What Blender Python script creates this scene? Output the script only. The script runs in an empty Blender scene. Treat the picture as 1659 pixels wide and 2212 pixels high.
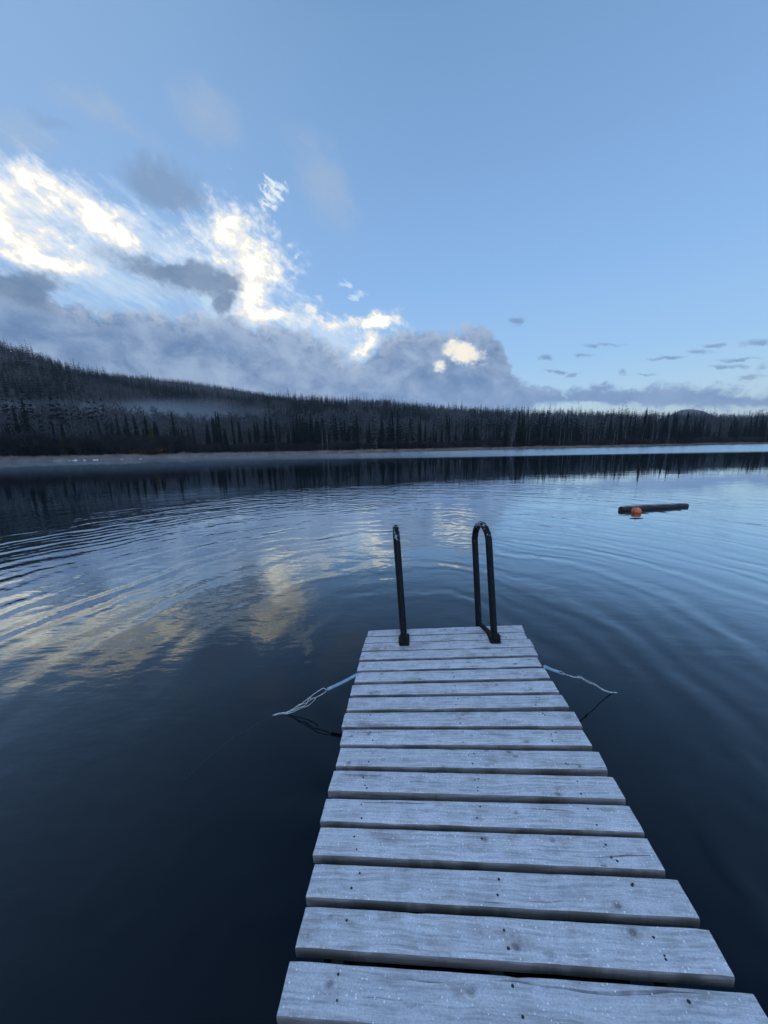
import bpy, bmesh, math, random
import numpy as np
from mathutils import Vector, Matrix, noise as mnoise

random.seed(7)
rng = np.random.default_rng(7)
scene = bpy.context.scene
COL = scene.collection
R_ = math.radians

# ------------------------------------------------------------------ camera
FPX = 700.0                      # focal length for a 1659 px wide frame
CAM_H = 1.72                     # metres above the water
PITCH = math.atan(139 / FPX)
ROLL = math.atan(0.018)
F = Vector((0, math.cos(PITCH), -math.sin(PITCH)))
U0 = Vector((0, math.sin(PITCH), math.cos(PITCH)))
R0 = Vector((1, 0, 0))
RV = (R0 * math.cos(ROLL) - U0 * math.sin(ROLL)).normalized()
UV = (R0 * math.sin(ROLL) + U0 * math.cos(ROLL)).normalized()
CAMPOS = Vector((0, 0, CAM_H))
cam_data = bpy.data.cameras.new('camera')
cam = bpy.data.objects.new('camera', cam_data)
COL.objects.link(cam)
cam.matrix_world = Matrix(((RV.x, UV.x, -F.x, 0), (RV.y, UV.y, -F.y, 0), (RV.z, UV.z, -F.z, CAM_H), (0, 0, 0, 1)))
cam_data.sensor_fit = 'HORIZONTAL'
cam_data.sensor_width = 36
cam_data.lens = FPX / 1659 * 36
cam_data.clip_start = 0.02
cam_data.clip_end = 30000
scene.camera = cam
scene.view_settings.view_transform = 'Standard'
scene.view_settings.look = 'None'
scene.view_settings.exposure = 0.15
scene.view_settings.gamma = 1
scene.cycles.use_denoising = True
scene.cycles.max_bounces = 6
scene.cycles.transparent_max_bounces = 12
scene.cycles.volume_bounces = 1
scene.cycles.volume_step_rate = 2.0
scene.cycles.volume_max_steps = 64
scene.cycles.caustics_reflective = False
scene.cycles.caustics_refractive = False


def ray(px, py):
    return F + RV * ((px - 829.5) / FPX) - UV * ((py - 1106) / FPX)


def azel(px, py):
    d = ray(px, py).normalized()
    return math.atan2(d.x, d.y), math.asin(d.z)


def depth_point(px, py, D):
    """world point seen at a photo position, D metres ahead of the camera along its axis"""
    return CAMPOS + ray(px, py) * D


def on_water(px, py, z=0.0):
    d = ray(px, py)
    return CAMPOS + d * ((z - CAM_H) / d.z)


def srgb(r, g, b):
    def c(v):
        v /= 255.0
        return v / 12.92 if v <= 0.04045 else ((v + 0.055) / 1.055) ** 2.4
    return (c(r), c(g), c(b), 1.0)


# ------------------------------------------------------------------ node expression helper
class E:
    tree = None

    def __init__(s, sock):
        s.s = sock

    @staticmethod
    def m(op, *a, clamp=False):
        n = E.tree.nodes.new('ShaderNodeMath')
        n.operation = op
        n.use_clamp = clamp
        for i, v in enumerate(a):
            if isinstance(v, E):
                E.tree.links.new(v.s, n.inputs[i])
            else:
                n.inputs[i].default_value = v
        return E(n.outputs[0])

    def __add__(s, o): return E.m('ADD', s, o)
    def __radd__(s, o): return E.m('ADD', s, o)
    def __sub__(s, o): return E.m('SUBTRACT', s, o)
    def __rsub__(s, o): return E.m('SUBTRACT', o, s)
    def __mul__(s, o): return E.m('MULTIPLY', s, o)
    def __rmul__(s, o): return E.m('MULTIPLY', s, o)
    def __truediv__(s, o): return E.m('DIVIDE', s, o)
    def sqrt(s): return E.m('SQRT', s)
    def sin(s): return E.m('SINE', s)
    def max(s, o): return E.m('MAXIMUM', s, o)
    def min(s, o): return E.m('MINIMUM', s, o)

    def smooth(s, a, b, c=0.0, d=1.0):
        n = E.tree.nodes.new('ShaderNodeMapRange')
        n.interpolation_type = 'SMOOTHSTEP'
        E.tree.links.new(s.s, n.inputs['Value'])
        n.inputs['From Min'].default_value = a
        n.inputs['From Max'].default_value = b
        n.inputs['To Min'].default_value = c
        n.inputs['To Max'].default_value = d
        return E(n.outputs[0])


def L(a, b):
    E.tree.links.new(a.s if isinstance(a, E) else a, b)


def combine(x, y, z=0.0):
    n = E.tree.nodes.new('ShaderNodeCombineXYZ')
    for i, v in enumerate((x, y, z)):
        if isinstance(v, E):
            L(v, n.inputs[i])
        else:
            n.inputs[i].default_value = v
    return E(n.outputs[0])


def separate(v):
    n = E.tree.nodes.new('ShaderNodeSeparateXYZ')
    L(v, n.inputs[0])
    return E(n.outputs[0]), E(n.outputs[1]), E(n.outputs[2])


def noise(vec, scale, detail=4, rough=0.55, dist=0.0, dim='3D'):
    n = E.tree.nodes.new('ShaderNodeTexNoise')
    n.noise_dimensions = dim
    L(vec, n.inputs['Vector'])
    n.inputs['Scale'].default_value = scale
    n.inputs['Detail'].default_value = detail
    n.inputs['Roughness'].default_value = rough
    n.inputs['Distortion'].default_value = dist
    return E(n.outputs['Fac'])


def mixc(f, a, b):
    n = E.tree.nodes.new('ShaderNodeMix')
    n.data_type = 'RGBA'
    if isinstance(f, E): L(f, n.inputs[0])
    else: n.inputs[0].default_value = f
    for v, i in ((a, 6), (b, 7)):
        if isinstance(v, E): L(v, n.inputs[i])
        else: n.inputs[i].default_value = v
    return E(n.outputs[2])


def ramp(f, stops, interp='LINEAR'):
    n = E.tree.nodes.new('ShaderNodeValToRGB')
    cr = n.color_ramp
    cr.interpolation = interp
    while len(cr.elements) < len(stops):
        cr.elements.new(0.5)
    for e, (p, c) in zip(cr.elements, stops):
        e.position = p
        e.color = c
    L(f, n.inputs[0])
    return E(n.outputs[0])


def fcurve(x, pts, x0, x1, y0, y1):
    """piecewise curve y(x) through pts"""
    n = E.tree.nodes.new('ShaderNodeFloatCurve')
    cm = n.mapping
    c = cm.curves[0]
    P = [((a - x0) / (x1 - x0), (b - y0) / (y1 - y0)) for a, b in pts]
    while len(c.points) < len(P):
        c.points.new(0.5, 0.5)
    for p, q in zip(c.points, P):
        p.location = q
        p.handle_type = 'VECTOR'
    cm.update()
    L((x - x0) / (x1 - x0), n.inputs['Value'])
    return E(n.outputs[0]) * (y1 - y0) + y0


# ------------------------------------------------------------------ world: sky and clouds
world = bpy.data.worlds.new('World')
scene.world = world
world.use_nodes = True
nt = world.node_tree
nt.nodes.clear()
E.tree = nt
out = nt.nodes.new('ShaderNodeOutputWorld')
bg = nt.nodes.new('ShaderNodeBackground')
nt.links.new(bg.outputs[0], out.inputs[0])
SUN_EL, SUN_AZ = R_(5), R_(-62)
sky = nt.nodes.new('ShaderNodeTexSky')
sky.sky_type = 'NISHITA'
sky.sun_disc = False
sky.sun_elevation = SUN_EL
sky.sun_rotation = SUN_AZ
sky.ozone_density = 2.0
tc = nt.nodes.new('ShaderNodeTexCoord')
D = E(tc.outputs['Generated'])
dx, dy, dz = separate(D)
az = E.m('ARCTAN2', dx, dy)
el = E.m('ARCSINE', dz.max(-1.0).min(1.0))
P2 = combine(az, el)


def blob(px, py, rx, ry, rot=0.0, pow_=1.0, warp=None):
    """1 at the centre falling to 0 on an ellipse set in the sky"""
    a = R_(rot)
    c = azel(px, py)
    e1 = azel(px + rx * math.cos(a), py + rx * math.sin(a))
    e2 = azel(px - ry * math.sin(a), py + ry * math.cos(a))
    m = Matrix(((e1[0] - c[0], e2[0] - c[0]), (e1[1] - c[1], e2[1] - c[1]))).inverted()
    X, Y = (az, el) if warp is None else warp
    u = (X - c[0]) * m[0][0] + (Y - c[1]) * m[0][1]
    v = (X - c[0]) * m[1][0] + (Y - c[1]) * m[1][1]
    return 1.0 - (u * u + v * v).sqrt()


def union(*bs):
    r = bs[0]
    for b in bs[1:]:
        r = r.max(b)
    return r


# rotated streak coordinates: clouds streak down to the right
ca, sa = math.cos(R_(-24)), math.sin(R_(-24))
st_u = az * ca + el * sa
st_v = el * ca - az * sa
def con(n, k=2.0):
    """stretch a noise value round its middle"""
    return (n - 0.5) * k + 0.5


streak = con(noise(combine(st_u * 1.0, st_v * 2.6), 9, 10, 0.66, 0.7), 1.8)
streak_f = con(noise(combine(st_u * 1.0, st_v * 3.4, 3.3), 26, 7, 0.62, 0.4), 1.7)
billow = con(noise(combine(az, el * 1.4, 1.7), 10, 10, 0.62, 0.35), 1.8)
billow_f = con(noise(combine(az, el * 1.25, 5.1), 34, 8, 0.66, 0.3), 1.8)
soft = con(noise(combine(az, el * 1.3, 9.0), 3.2, 4, 0.5), 1.5)
w1 = noise(combine(az, el, 21.0), 7, 5, 0.6)
w2 = noise(combine(az, el, 31.0), 7, 5, 0.6)
warp = (az + (w1 - 0.5) * 0.16, el + (w2 - 0.5) * 0.12)

grad = ramp(el * (1 / 1.1), [
    (0.0, srgb(212, 232, 232)), (0.035, srgb(202, 230, 242)), (0.09, srgb(188, 224, 248)), (0.2, srgb(160, 204, 246)),
    (0.36, srgb(142, 186, 238)), (0.55, srgb(128, 170, 220)), (0.72, srgb(117, 158, 205)), (0.86, srgb(84, 124, 180)), (1.0, srgb(42, 78, 138))])
# slightly paler, greyer blue towards the hidden sun on the left
grad = mixc(az.smooth(0.2, -0.9, 0.0, 0.5), grad, srgb(152, 186, 226))
ns = mixc(1.0, sky.outputs[0] and E(sky.outputs[0]), E(sky.outputs[0]))
scale = nt.nodes.new('ShaderNodeVectorMath')
scale.operation = 'SCALE'
L(E(sky.outputs[0]), scale.inputs[0])
scale.inputs['Scale'].default_value = 0.12
base = mixc(0.12, grad, E(scale.outputs[0]))

# 1 faint mauve-grey veils high up
veil = union(blob(205, 240, 190, 40, 34, warp=warp), blob(120, 560, 190, 120, 28, warp=warp), blob(460, 260, 110, 70, 50, warp=warp),
             blob(700, 410, 150, 60, 55, warp=warp), blob(60, 320, 160, 90, 30, warp=warp), blob(340, 620, 200, 70, 10, warp=warp))
veil_m = (veil * 0.9 + (streak - 0.5) * 0.9 + (soft - 0.5) * 0.4).smooth(0.05, 1.0, 0.0, 0.62)
c1 = mixc(veil_m, base, srgb(158, 178, 204))
grey = (blob(348, 385, 112, 58, 14, warp=warp) + (soft - 0.5) * 0.25 + (billow - 0.5) * 0.15).smooth(0.05, 0.65, 0.0, 0.72)
grey2 = (blob(110, 265, 90, 28, 20, warp=warp) + (soft - 0.5) * 0.3).smooth(0.1, 0.8, 0.0, 0.4)
c1 = mixc(grey2, c1, srgb(128, 154, 190))

# 2 thin bright sheet with streaks, then the sunlit white cloud
sheet = union(blob(150, 560, 330, 120, 20, warp=warp), blob(480, 620, 260, 110, 30, warp=warp), blob(60, 450, 200, 130, 20, warp=warp),
              blob(700, 720, 150, 40, 15, warp=warp))
sheet_m = (sheet * 1.0 + (streak - 0.5) * 1.2 + (streak_f - 0.5) * 0.5).smooth(0.0, 0.8, 0.0, 0.8)
c2 = mixc(sheet_m, c1, srgb(196, 218, 240))
white = union(blob(20, 470, 190, 125, 20, warp=warp), blob(-160, 500, 210, 170, 10, warp=warp), blob(215, 480, 200, 68, 32, warp=warp), blob(515, 530, 165, 100, 34, warp=warp),
              blob(550, 605, 100, 130, -18, warp=warp), blob(475, 470, 62, 42, 0, warp=warp), blob(600, 685, 150, 34, 16, warp=warp),
              blob(90, 560, 170, 40, 14, warp=warp), blob(690, 700, 110, 26, 22, warp=warp), blob(805, 702, 95, 22, -3, warp=warp),
              blob(785, 748, 45, 34, -40, warp=warp))
white_d = white * 1.22 + (streak - 0.5) * 0.5 + (streak_f - 0.5) * 0.45 + (billow_f - 0.5) * 0.8 + (billow - 0.5) * 0.85
white_m = white_d.smooth(0.0, 0.85)
wcol = ramp((white_d * 0.75 + (billow - 0.5) * 0.45 + 0.1).smooth(0.1, 1.1), [(0.0, srgb(190, 208, 230)), (0.4, srgb(220, 229, 240)), (0.62, (0.84, 0.83, 0.79, 1)), (1.0, (1.30, 1.22, 1.04, 1))])
c3 = mixc(white_m, c2, wcol)
c3 = mixc(grey, c3, srgb(122, 146, 178))
wisp = blob(583, 412, 46, 56, 20)
wisp_m = (wisp * 0.8 + (streak_f - 0.5) * 1.6 + (billow_f - 0.5) * 1.5).smooth(0.3, 0.95, 0.0, 0.85) * wisp.smooth(0.0, 0.35)
c3 = mixc(wisp_m, c3, srgb(232, 240, 246))
flecks = union(blob(640, 556, 28, 9, -35), blob(770, 640, 40, 16, -20), blob(740, 612, 30, 14, 20), blob(308, 462, 16, 7, 10), blob(690, 640, 26, 12, 30))
fl_m = (flecks * 0.8 + (streak_f - 0.5) * 1.8 + (billow_f - 0.5) * 0.8).smooth(0.25, 0.95, 0.0, 0.6) * flecks.smooth(0.0, 0.4)
c3 = mixc(fl_m, c3, srgb(220, 233, 246))

# 3 blue-grey cloud bank low over the hills
top_px = [(-500, 430), (-250, 540), (0, 598), (60, 612), (130, 640), (190, 655), (300, 662), (430, 678), (480, 672), (540, 697), (600, 700), (650, 712), (700, 730),
          (735, 758), (765, 786), (785, 762), (815, 738), (860, 712), (930, 706), (985, 716), (1040, 696), (1075, 720), (1095, 752), (1118, 785),
          (1135, 818), (1170, 836), (1230, 838), (1300, 829), (1350, 834), (1420, 829), (1500, 832), (1560, 828), (1659, 838), (1900, 850), (2600, 830)]
bot_px = [(-500, 1000), (900, 905), (1100, 895), (1180, 876), (1260, 868), (1330, 877), (1450, 880), (1560, 885), (1659, 880), (1900, 870), (2600, 870)]
tp = [azel(*p) for p in top_px]
bp_ = [azel(*p) for p in bot_px]
top_c = fcurve(warp[0], tp, -1.6, 1.6, -0.1, 0.9)
bot_c = fcurve(az, bp_, -1.6, 1.6, -0.1, 0.9)
edge_amp = az.smooth(-0.1, 0.45, 0.075, 0.035)
bank = top_c - el + (billow - 0.52) * edge_amp + (billow_f - 0.5) * 0.045
bank_m = bank.smooth(-0.008, 0.02) * (el - bot_c + (billow_f - 0.5) * 0.03 + (streak - 0.5) * 0.02).smooth(-0.008, 0.012)
holes = union(blob(1000, 772, 62, 36, 8, warp=warp), blob(952, 792, 24, 18, 0))
hole_m = (holes * 1.0 + (billow_f - 0.5) * 1.1 + (billow - 0.5) * 0.8).smooth(0.05, 0.85) * holes.smooth(0.0, 0.45)
dk = union(blob(395, 596, 175, 47, 9, warp=warp), blob(490, 612, 62, 44, 0, warp=warp), blob(485, 650, 45, 30, 10, warp=warp), blob(30, 612, 150, 60, 8, warp=warp))
dk_m = (dk + (billow - 0.5) * 0.55 + (billow_f - 0.5) * 0.45).smooth(0.05, 0.6, 0.0, 0.92)
warp_s = (az + (w1 - 0.5) * 0.07 + (billow - 0.5) * 0.03, el + (w2 - 0.5) * 0.03 + (billow_f - 0.5) * 0.012)
right_bits = union(blob(1640, 738, 60, 12, -4, warp=warp_s), blob(1600, 775, 80, 6, -2, warp=warp_s), blob(1655, 795, 40, 16, -20, warp=warp_s), blob(1190, 802, 34, 7, 8, warp=warp_s), blob(1232, 808, 26, 6, -10, warp=warp_s),
                   blob(1345, 803, 24, 8, 15, warp=warp_s), blob(1290, 742, 70, 7, -3, warp=warp_s), blob(1510, 760, 50, 8, -2, warp=warp_s), blob(1180, 772, 24, 8, 10, warp=warp_s), blob(1130, 690, 30, 14, 0, warp=warp_s), blob(1570, 790, 70, 8, 0, warp=warp_s), blob(1440, 775, 60, 6, -6, warp=warp_s), blob(1545, 745, 40, 6, -8, warp=warp_s), blob(1250, 765, 40, 5, 0, warp=warp_s), blob(1400, 812, 40, 5, 6, warp=warp_s), blob(1620, 815, 60, 9, -5, warp=warp_s))
rb_m = (right_bits * 0.9 + (billow_f - 0.5) * 1.3 + (streak_f - 0.5) * 0.8).smooth(0.05, 1.0, 0.0, 0.75) * right_bits.smooth(0.0, 0.5)
shade = (billow * 0.7 + soft * 0.55 + (streak - 0.5) * 0.15 + (billow_f - 0.5) * 0.2 - 0.2).smooth(0.08, 0.78)
bcol = mixc(shade, srgb(94, 124, 166), srgb(160, 180, 208))
bcol = mixc((el - bot_c).smooth(0.16, 0.0, 0.0, 0.5), bcol, srgb(126, 158, 202))
lit = (bank.smooth(0.06, 0.0, 0.0, 1.0)) * az.smooth(0.5, 0.0, 0.0, 0.6)
bcol = mixc(lit * (billow_f.smooth(0.3, 0.75)), bcol, srgb(214, 222, 232))
c4 = mixc(bank_m * (1.0 - hole_m), c3, bcol)
c4 = mixc(hole_m * bank_m, c4, srgb(250, 240, 222))
c4 = mixc(dk_m, c4, mixc(shade, srgb(92, 118, 152), srgb(128, 148, 176)))
c4 = mixc(rb_m, c4, srgb(112, 140, 176))
warm = el.smooth(0.16, 0.06) * az.smooth(0.1, 0.5) * 0.35
c4 = mixc(warm * (1.0 - bank_m), c4, srgb(206, 216, 204))
c4 = mixc(el.smooth(0.0, -0.15), c4, srgb(60, 75, 95))
# unseen bright cloud sheet added behind the viewer to light the deck
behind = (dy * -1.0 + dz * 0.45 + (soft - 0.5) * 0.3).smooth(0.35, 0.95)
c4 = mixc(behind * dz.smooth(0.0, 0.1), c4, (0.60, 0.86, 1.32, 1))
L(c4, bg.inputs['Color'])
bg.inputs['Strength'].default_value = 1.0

# sun: low behind the left-hand hill, its light veiled by cloud
sd = bpy.data.lights.new('sun', 'SUN')
sd.energy = 0.5
sd.angle = R_(10)
sd.color = (1.0, 0.93, 0.82)
sun = bpy.data.objects.new('sun', sd)
COL.objects.link(sun)
sv = Vector((math.sin(SUN_AZ) * math.cos(SUN_EL), math.cos(SUN_AZ) * math.cos(SUN_EL), math.sin(SUN_EL)))
sun.rotation_euler = sv.to_track_quat('Z', 'Y').to_euler()


# ------------------------------------------------------------------ materials
def new_mat(name):
    m = bpy.data.materials.new(name)
    m.use_nodes = True
    E.tree = m.node_tree
    p = m.node_tree.nodes['Principled BSDF']
    return m, p


def coords(kind='Object'):
    n = E.tree.nodes.new('ShaderNodeTexCoord')
    return E(n.outputs[kind])


def world_pos():
    n = E.tree.nodes.new('ShaderNodeNewGeometry')
    return E(n.outputs['Position'])


def obj_random():
    n = E.tree.nodes.new('ShaderNodeObjectInfo')
    return E(n.outputs['Random'])


def bump(h, p, strength=0.5, dist=0.01):
    b = E.tree.nodes.new('ShaderNodeBump')
    b.inputs['Strength'].default_value = strength
    b.inputs['Distance'].default_value = dist
    L(h, b.inputs['Height'])
    L(E(b.outputs[0]), p.inputs['Normal'])


def simple(name, col, rough=0.8, var=0.3, scale=3.0, use_pos=True, spec=0.3, detail=3):
    m, p = new_mat(name)
    v = world_pos() if use_pos else coords()
    n = noise(v, scale, detail)
    a = tuple(c * (1 - var) for c in col) + (1,)
    b = tuple(c * (1 + var) for c in col) + (1,)
    L(mixc(n.smooth(0.3, 0.7), a, b), p.inputs['Base Color'])
    p.inputs['Roughness'].default_value = rough
    p.inputs['Specular IOR Level'].default_value = spec
    return m


M_needle = simple('spruce_needles', (0.011, 0.017, 0.016), 0.9, 0.45, 0.25, spec=0.1)
M_needle_far = simple('far_needles', (0.010, 0.016, 0.018), 0.9, 0.5, 0.05, spec=0.05)
M_bark = simple('dark_bark', (0.035, 0.03, 0.027), 0.9, spec=0.1)
M_pale_bark = simple('pale_bark', (0.15, 0.15, 0.155), 0.8, 0.45, 0.9, spec=0.2)
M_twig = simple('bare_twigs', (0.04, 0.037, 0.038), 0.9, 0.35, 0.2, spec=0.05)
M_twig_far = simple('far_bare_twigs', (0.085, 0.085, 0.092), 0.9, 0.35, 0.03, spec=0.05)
M_brush = simple('shore_brush', (0.040, 0.038, 0.042), 0.9, 0.35, 0.15, spec=0.05)
M_larch = simple('yellowed_needles', (0.075, 0.055, 0.018), 0.9, 0.4, 0.8, spec=0.05)
M_rust = simple('rusty_leaves', (0.09, 0.045, 0.022), 0.9, 0.4, 1.0, spec=0.05)
M_reed = simple('dry_reeds', (0.27, 0.21, 0.17), 0.9, 0.35, 0.35, spec=0.05)
M_ice = simple('snowy_ice', (0.78, 0.8, 0.82), 0.6, 0.1, 2.0)
M_rope = simple('pale_rope', (0.5, 0.51, 0.5), 0.85, 0.3, 60.0)
M_steel_frame = simple('wet_timber', (0.05, 0.045, 0.04), 0.8, 0.4, 6.0)
M_float = simple('black_plastic', (0.015, 0.016, 0.018), 0.5, 0.2, 4.0)

# forest floor / terrain
M_ground, p = new_mat('forest_floor')
wp = world_pos()
L(mixc(noise(wp, 0.05, 6).smooth(0.35, 0.65), (0.014, 0.016, 0.015, 1), (0.034, 0.032, 0.028, 1)), p.inputs['Base Color'])
p.inputs['Roughness'].default_value = 0.95

# hose sleeve
M_hose, p = new_mat('pale_blue_hose')
L(mixc(noise(coords(), 30, 4).smooth(0.4, 0.6), (0.22, 0.36, 0.46, 1), (0.33, 0.47, 0.56, 1)), p.inputs['Base Color'])
p.inputs['Roughness'].default_value = 0.45

# buoy
M_buoy, p = new_mat('orange_plastic')
n1 = noise(coords(), 8, 5)
L(mixc(n1.smooth(0.45, 0.75), (0.85, 0.19, 0.075, 1), (0.62, 0.14, 0.07, 1)), p.inputs['Base Color'])
p.inputs['Roughness'].default_value = 0.45
M_buoy_dark = simple('buoy_seam', (0.06, 0.03, 0.025), 0.6, use_pos=False, scale=10)

# log
M_log, p = new_mat('wet_log_bark')
oc = coords()
x_, y_, z_ = separate(oc)
g = noise(combine(x_ * 0.6, y_ * 8, z_ * 8), 3, 6, 0.65)
nz = E.tree.nodes.new('ShaderNodeNewGeometry')
_, _, nzz = separate(E(nz.outputs['Normal']))
lc = mixc(g.smooth(0.35, 0.7), (0.018, 0.013, 0.012, 1), (0.06, 0.042, 0.034, 1))
lc = mixc((nzz + (g - 0.5) * 0.9).smooth(0.62, 0.95, 0.0, 0.75), lc, (0.36, 0.38, 0.42, 1))
L(lc, p.inputs['Base Color'])
p.inputs['Roughness'].default_value = 0.7
bump(g, p, 0.8, 0.02)
M_log_end = simple('sawn_log_end', (0.07, 0.045, 0.035), 0.8, 0.5, 14.0, use_pos=False)

# black painted tube with rust and chipped paint
M_tube, p = new_mat('chipped_black_paint')
oc = coords()
n1 = noise(oc, 9, 7, 0.7)
n2 = noise(oc, 38, 4, 0.6)
n3 = noise(oc, 4.2, 3, 0.5)
tcx, tcy, tcz = separate(oc)
c = mixc(n2.smooth(0.45, 0.7), (0.004, 0.0045, 0.006, 1), (0.014, 0.015, 0.018, 1))
rust = (n1 + (n3 - 0.5) * 0.7).smooth(0.66, 0.70)
c = mixc(rust * 0.85, c, (0.06, 0.02, 0.014, 1))
chip = (n2 * 0.6 + n1 * 0.4 + tcz.smooth(0.70, 0.80, 0.0, 0.13)).smooth(0.63, 0.66)
c = mixc(chip, c, (0.30, 0.33, 0.36, 1))
yel = (noise(oc, 22, 4, 0.6) + (noise(oc, 2.3, 1) - 0.5) * 0.6).smooth(0.735, 0.75)
c = mixc(yel, c, (0.30, 0.28, 0.10, 1))
L(c, p.inputs['Base Color'])
p.inputs['Roughness'].default_value = 0.5
p.inputs['Specular IOR Level'].default_value = 0.22
bump(n1, p, 0.4, 0.003)

M_bracket = simple('black_iron', (0.014, 0.012, 0.012), 0.6, 0.6, 60.0, use_pos=False)

# frosted planks
M_plank, p = new_mat('frosted_weathered_wood')
oc = coords()
rnd = obj_random()
x_, y_, z_ = separate(oc)
off = rnd * 37.0
v3 = combine(x_ + off, y_ + off, z_)
warpn = noise(v3, 2.2, 3)
gy = y_ + (warpn - 0.5) * 0.05
fine = noise(combine((x_ + off) * 6.0, gy * 120.0 + off, z_ * 60), 1.0, 6, 0.68)
ringy = noise(combine((x_ + off) * 0.8, gy * 42.0 + off, z_ * 20), 1.0, 3, 0.5, 0.4)
crack = noise(combine((x_ + off) * 1.3, gy * 55.0 + off * 2, 3.0), 1.0, 3, 0.45)
stain = noise(combine((x_ + off) * 3.0, y_ * 9.0 + off, 0.0), 1.6, 6, 0.62)
# knots: sparse voronoi cells stretched along the board
vor = E.tree.nodes.new('ShaderNodeTexVoronoi')
vor.feature = 'F1'
vor.voronoi_dimensions = '2D'
L(combine((x_ + off) * 1.0 + (stain - 0.5) * 0.03, y_ * 1.5 + off * 3 + (warpn - 0.5) * 0.05, 0.0), vor.inputs['Vector'])
vor.inputs['Scale'].default_value = 5.0
kd = E(vor.outputs['Distance'])
knot_ring = ((kd + (fine - 0.5) * 0.05 + (stain - 0.5) * 0.16) * 95.0).sin().smooth(-0.4, 1.0) * kd.smooth(0.24, 0.04) * stain.smooth(0.42, 0.55)
top = mixc(fine.smooth(0.35, 0.68), (0.37, 0.365, 0.37, 1), (0.80, 0.78, 0.78, 1))
top = mixc(ringy.smooth(0.42, 0.62, 0.0, 0.28), top, (0.80, 0.78, 0.79, 1))
top = mixc((stain + (rnd - 0.5) * 0.12).smooth(0.52, 0.68, 0.0, 0.8), top, (0.30, 0.245, 0.225, 1))
top = mixc(knot_ring * 0.5, top, (0.26, 0.235, 0.22, 1))
top = mixc(kd.smooth(0.065, 0.045, 0.0, 0.75) * E(E.m('GREATER_THAN', stain, 0.5).s), top, (0.11, 0.10, 0.10, 1))
top = mixc((crack.smooth(0.35, 0.32, 0.0, 0.85)), top, (0.09, 0.085, 0.085, 1))
# frost film
frost = noise(combine(x_ + off, y_, z_), 14, 5, 0.65)
top = mixc(frost.smooth(0.38, 0.72, 0.0, 0.6), top, (0.86, 0.86, 0.90, 1))
tone = E.m('FRACT', rnd * 7.31) * 0.22 - 0.02
top = mixc(tone, top, (0.42, 0.42, 0.45, 1))
grit = noise(combine(x_ + off, y_ * 1.4, z_), 150, 3, 0.7)
top = mixc(grit.smooth(0.42, 0.66, 0.0, 0.36), top, (0.26, 0.26, 0.28, 1))
dirt = noise(combine((x_ + off) * 1.2, y_ * 4.0 + off, 5.0), 7, 6, 0.7)
top = mixc(dirt.smooth(0.55, 0.72, 0.0, 0.6), top, (0.25, 0.23, 0.22, 1))
# frost crystals
v2 = E.tree.nodes.new('ShaderNodeTexVoronoi')
v2.feature = 'F1'
v2.voronoi_dimensions = '2D'
L(combine(x_ + off, y_ + off, 0.0), v2.inputs['Vector'])
v2.inputs['Scale'].default_value = 78.0
spk = E(v2.outputs['Distance'])
vc = separate(E(v2.outputs['Color']))[0]
sm = ((vc - 0.66) * 0.7 - spk).smooth(0.0, 0.06) * frost.smooth(0.3, 0.5)
top = mixc(sm, top, (1.0, 1.0, 1.0, 1))
side = mixc(fine.smooth(0.3, 0.7), (0.17, 0.15, 0.145, 1), (0.34, 0.31, 0.30, 1))
side = mixc(stain.smooth(0.45, 0.6, 0.0, 0.8), side, (0.10, 0.10, 0.085, 1))
gn = E.tree.nodes.new('ShaderNodeNewGeometry')
_, _, nz_ = separate(E(gn.outputs['Normal']))
c = mixc((nz_ + (frost - 0.5) * 0.5).smooth(0.45, 0.85), side, top)
L(c, p.inputs['Base Color'])
p.inputs['Roughness'].default_value = 0.75
p.inputs['Specular IOR Level'].default_value = 0.35
bump(fine * 0.7 + ringy * 0.6 + crack.smooth(0.30, 0.34) * 1.0 + kd.smooth(0.0, 0.06) * 0.5 + sm * 0.8, p, 0.55, 0.0028)
M_nail = simple('nail_head', (0.035, 0.03, 0.03), 0.6, 0.4, 200.0, use_pos=False)

# water
M_water = bpy.data.materials.new('lake_water')
M_water.use_nodes = True
E.tree = M_water.node_tree
E.tree.nodes.clear()
mo = E.tree.nodes.new('ShaderNodeOutputMaterial')
wp = world_pos()
X, Y, Z = separate(wp)
wn1 = noise(wp, 0.35, 3)
wn2 = noise(wp, 0.9, 3)
rx = X - 0.25 + (wn1 - 0.5) * 1.3
ry = Y - 2.6 + (wn2 - 0.5) * 1.2
r = (rx * rx + ry * ry).sqrt()
patch = noise(wp, 0.22, 2).smooth(0.3, 0.7, 0.25, 1.0)
pk = noise(combine(X * 0.5, Y * 0.5, 7.0), 1.1, 3).smooth(0.3, 0.7, 0.1, 1.0)
amp_out = r.smooth(0.2, 1.6, 0.15, 1.0) * r.smooth(17.0, 7.5)
ph = (wn1 - 0.5) * 4
h = ((r * (2 * math.pi / 0.31)) + ph).sin() * 0.0017 * pk
h = h + ((r * (2 * math.pi / 0.47)) + 1.3).sin() * 0.0017 * patch
h = h + ((r * (2 * math.pi / 0.83)) + ph * 0.5).sin() * 0.0011
h = h * amp_out
# loose wobble in the nearer water
wob = noise(combine(X * 0.9, Y * 1.6, 0.0), 1.5, 4, 0.5, 0.3)
near = (X * X + Y * Y).sqrt()
h = h + (wob - 0.5) * 0.007 * near.smooth(1.0, 3.5, 0.25, 1.0) * near.smooth(16.0, 6.0)
wob3 = noise(combine(X * 1.3, Y * 3.2, 2.0), 3.1, 3, 0.5, 0.2)
left_m = (X * -1.0).smooth(0.0, 2.0) * near.smooth(12.0, 5.0)
h = h + (wob3 - 0.5) * 0.0026 * left_m
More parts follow.
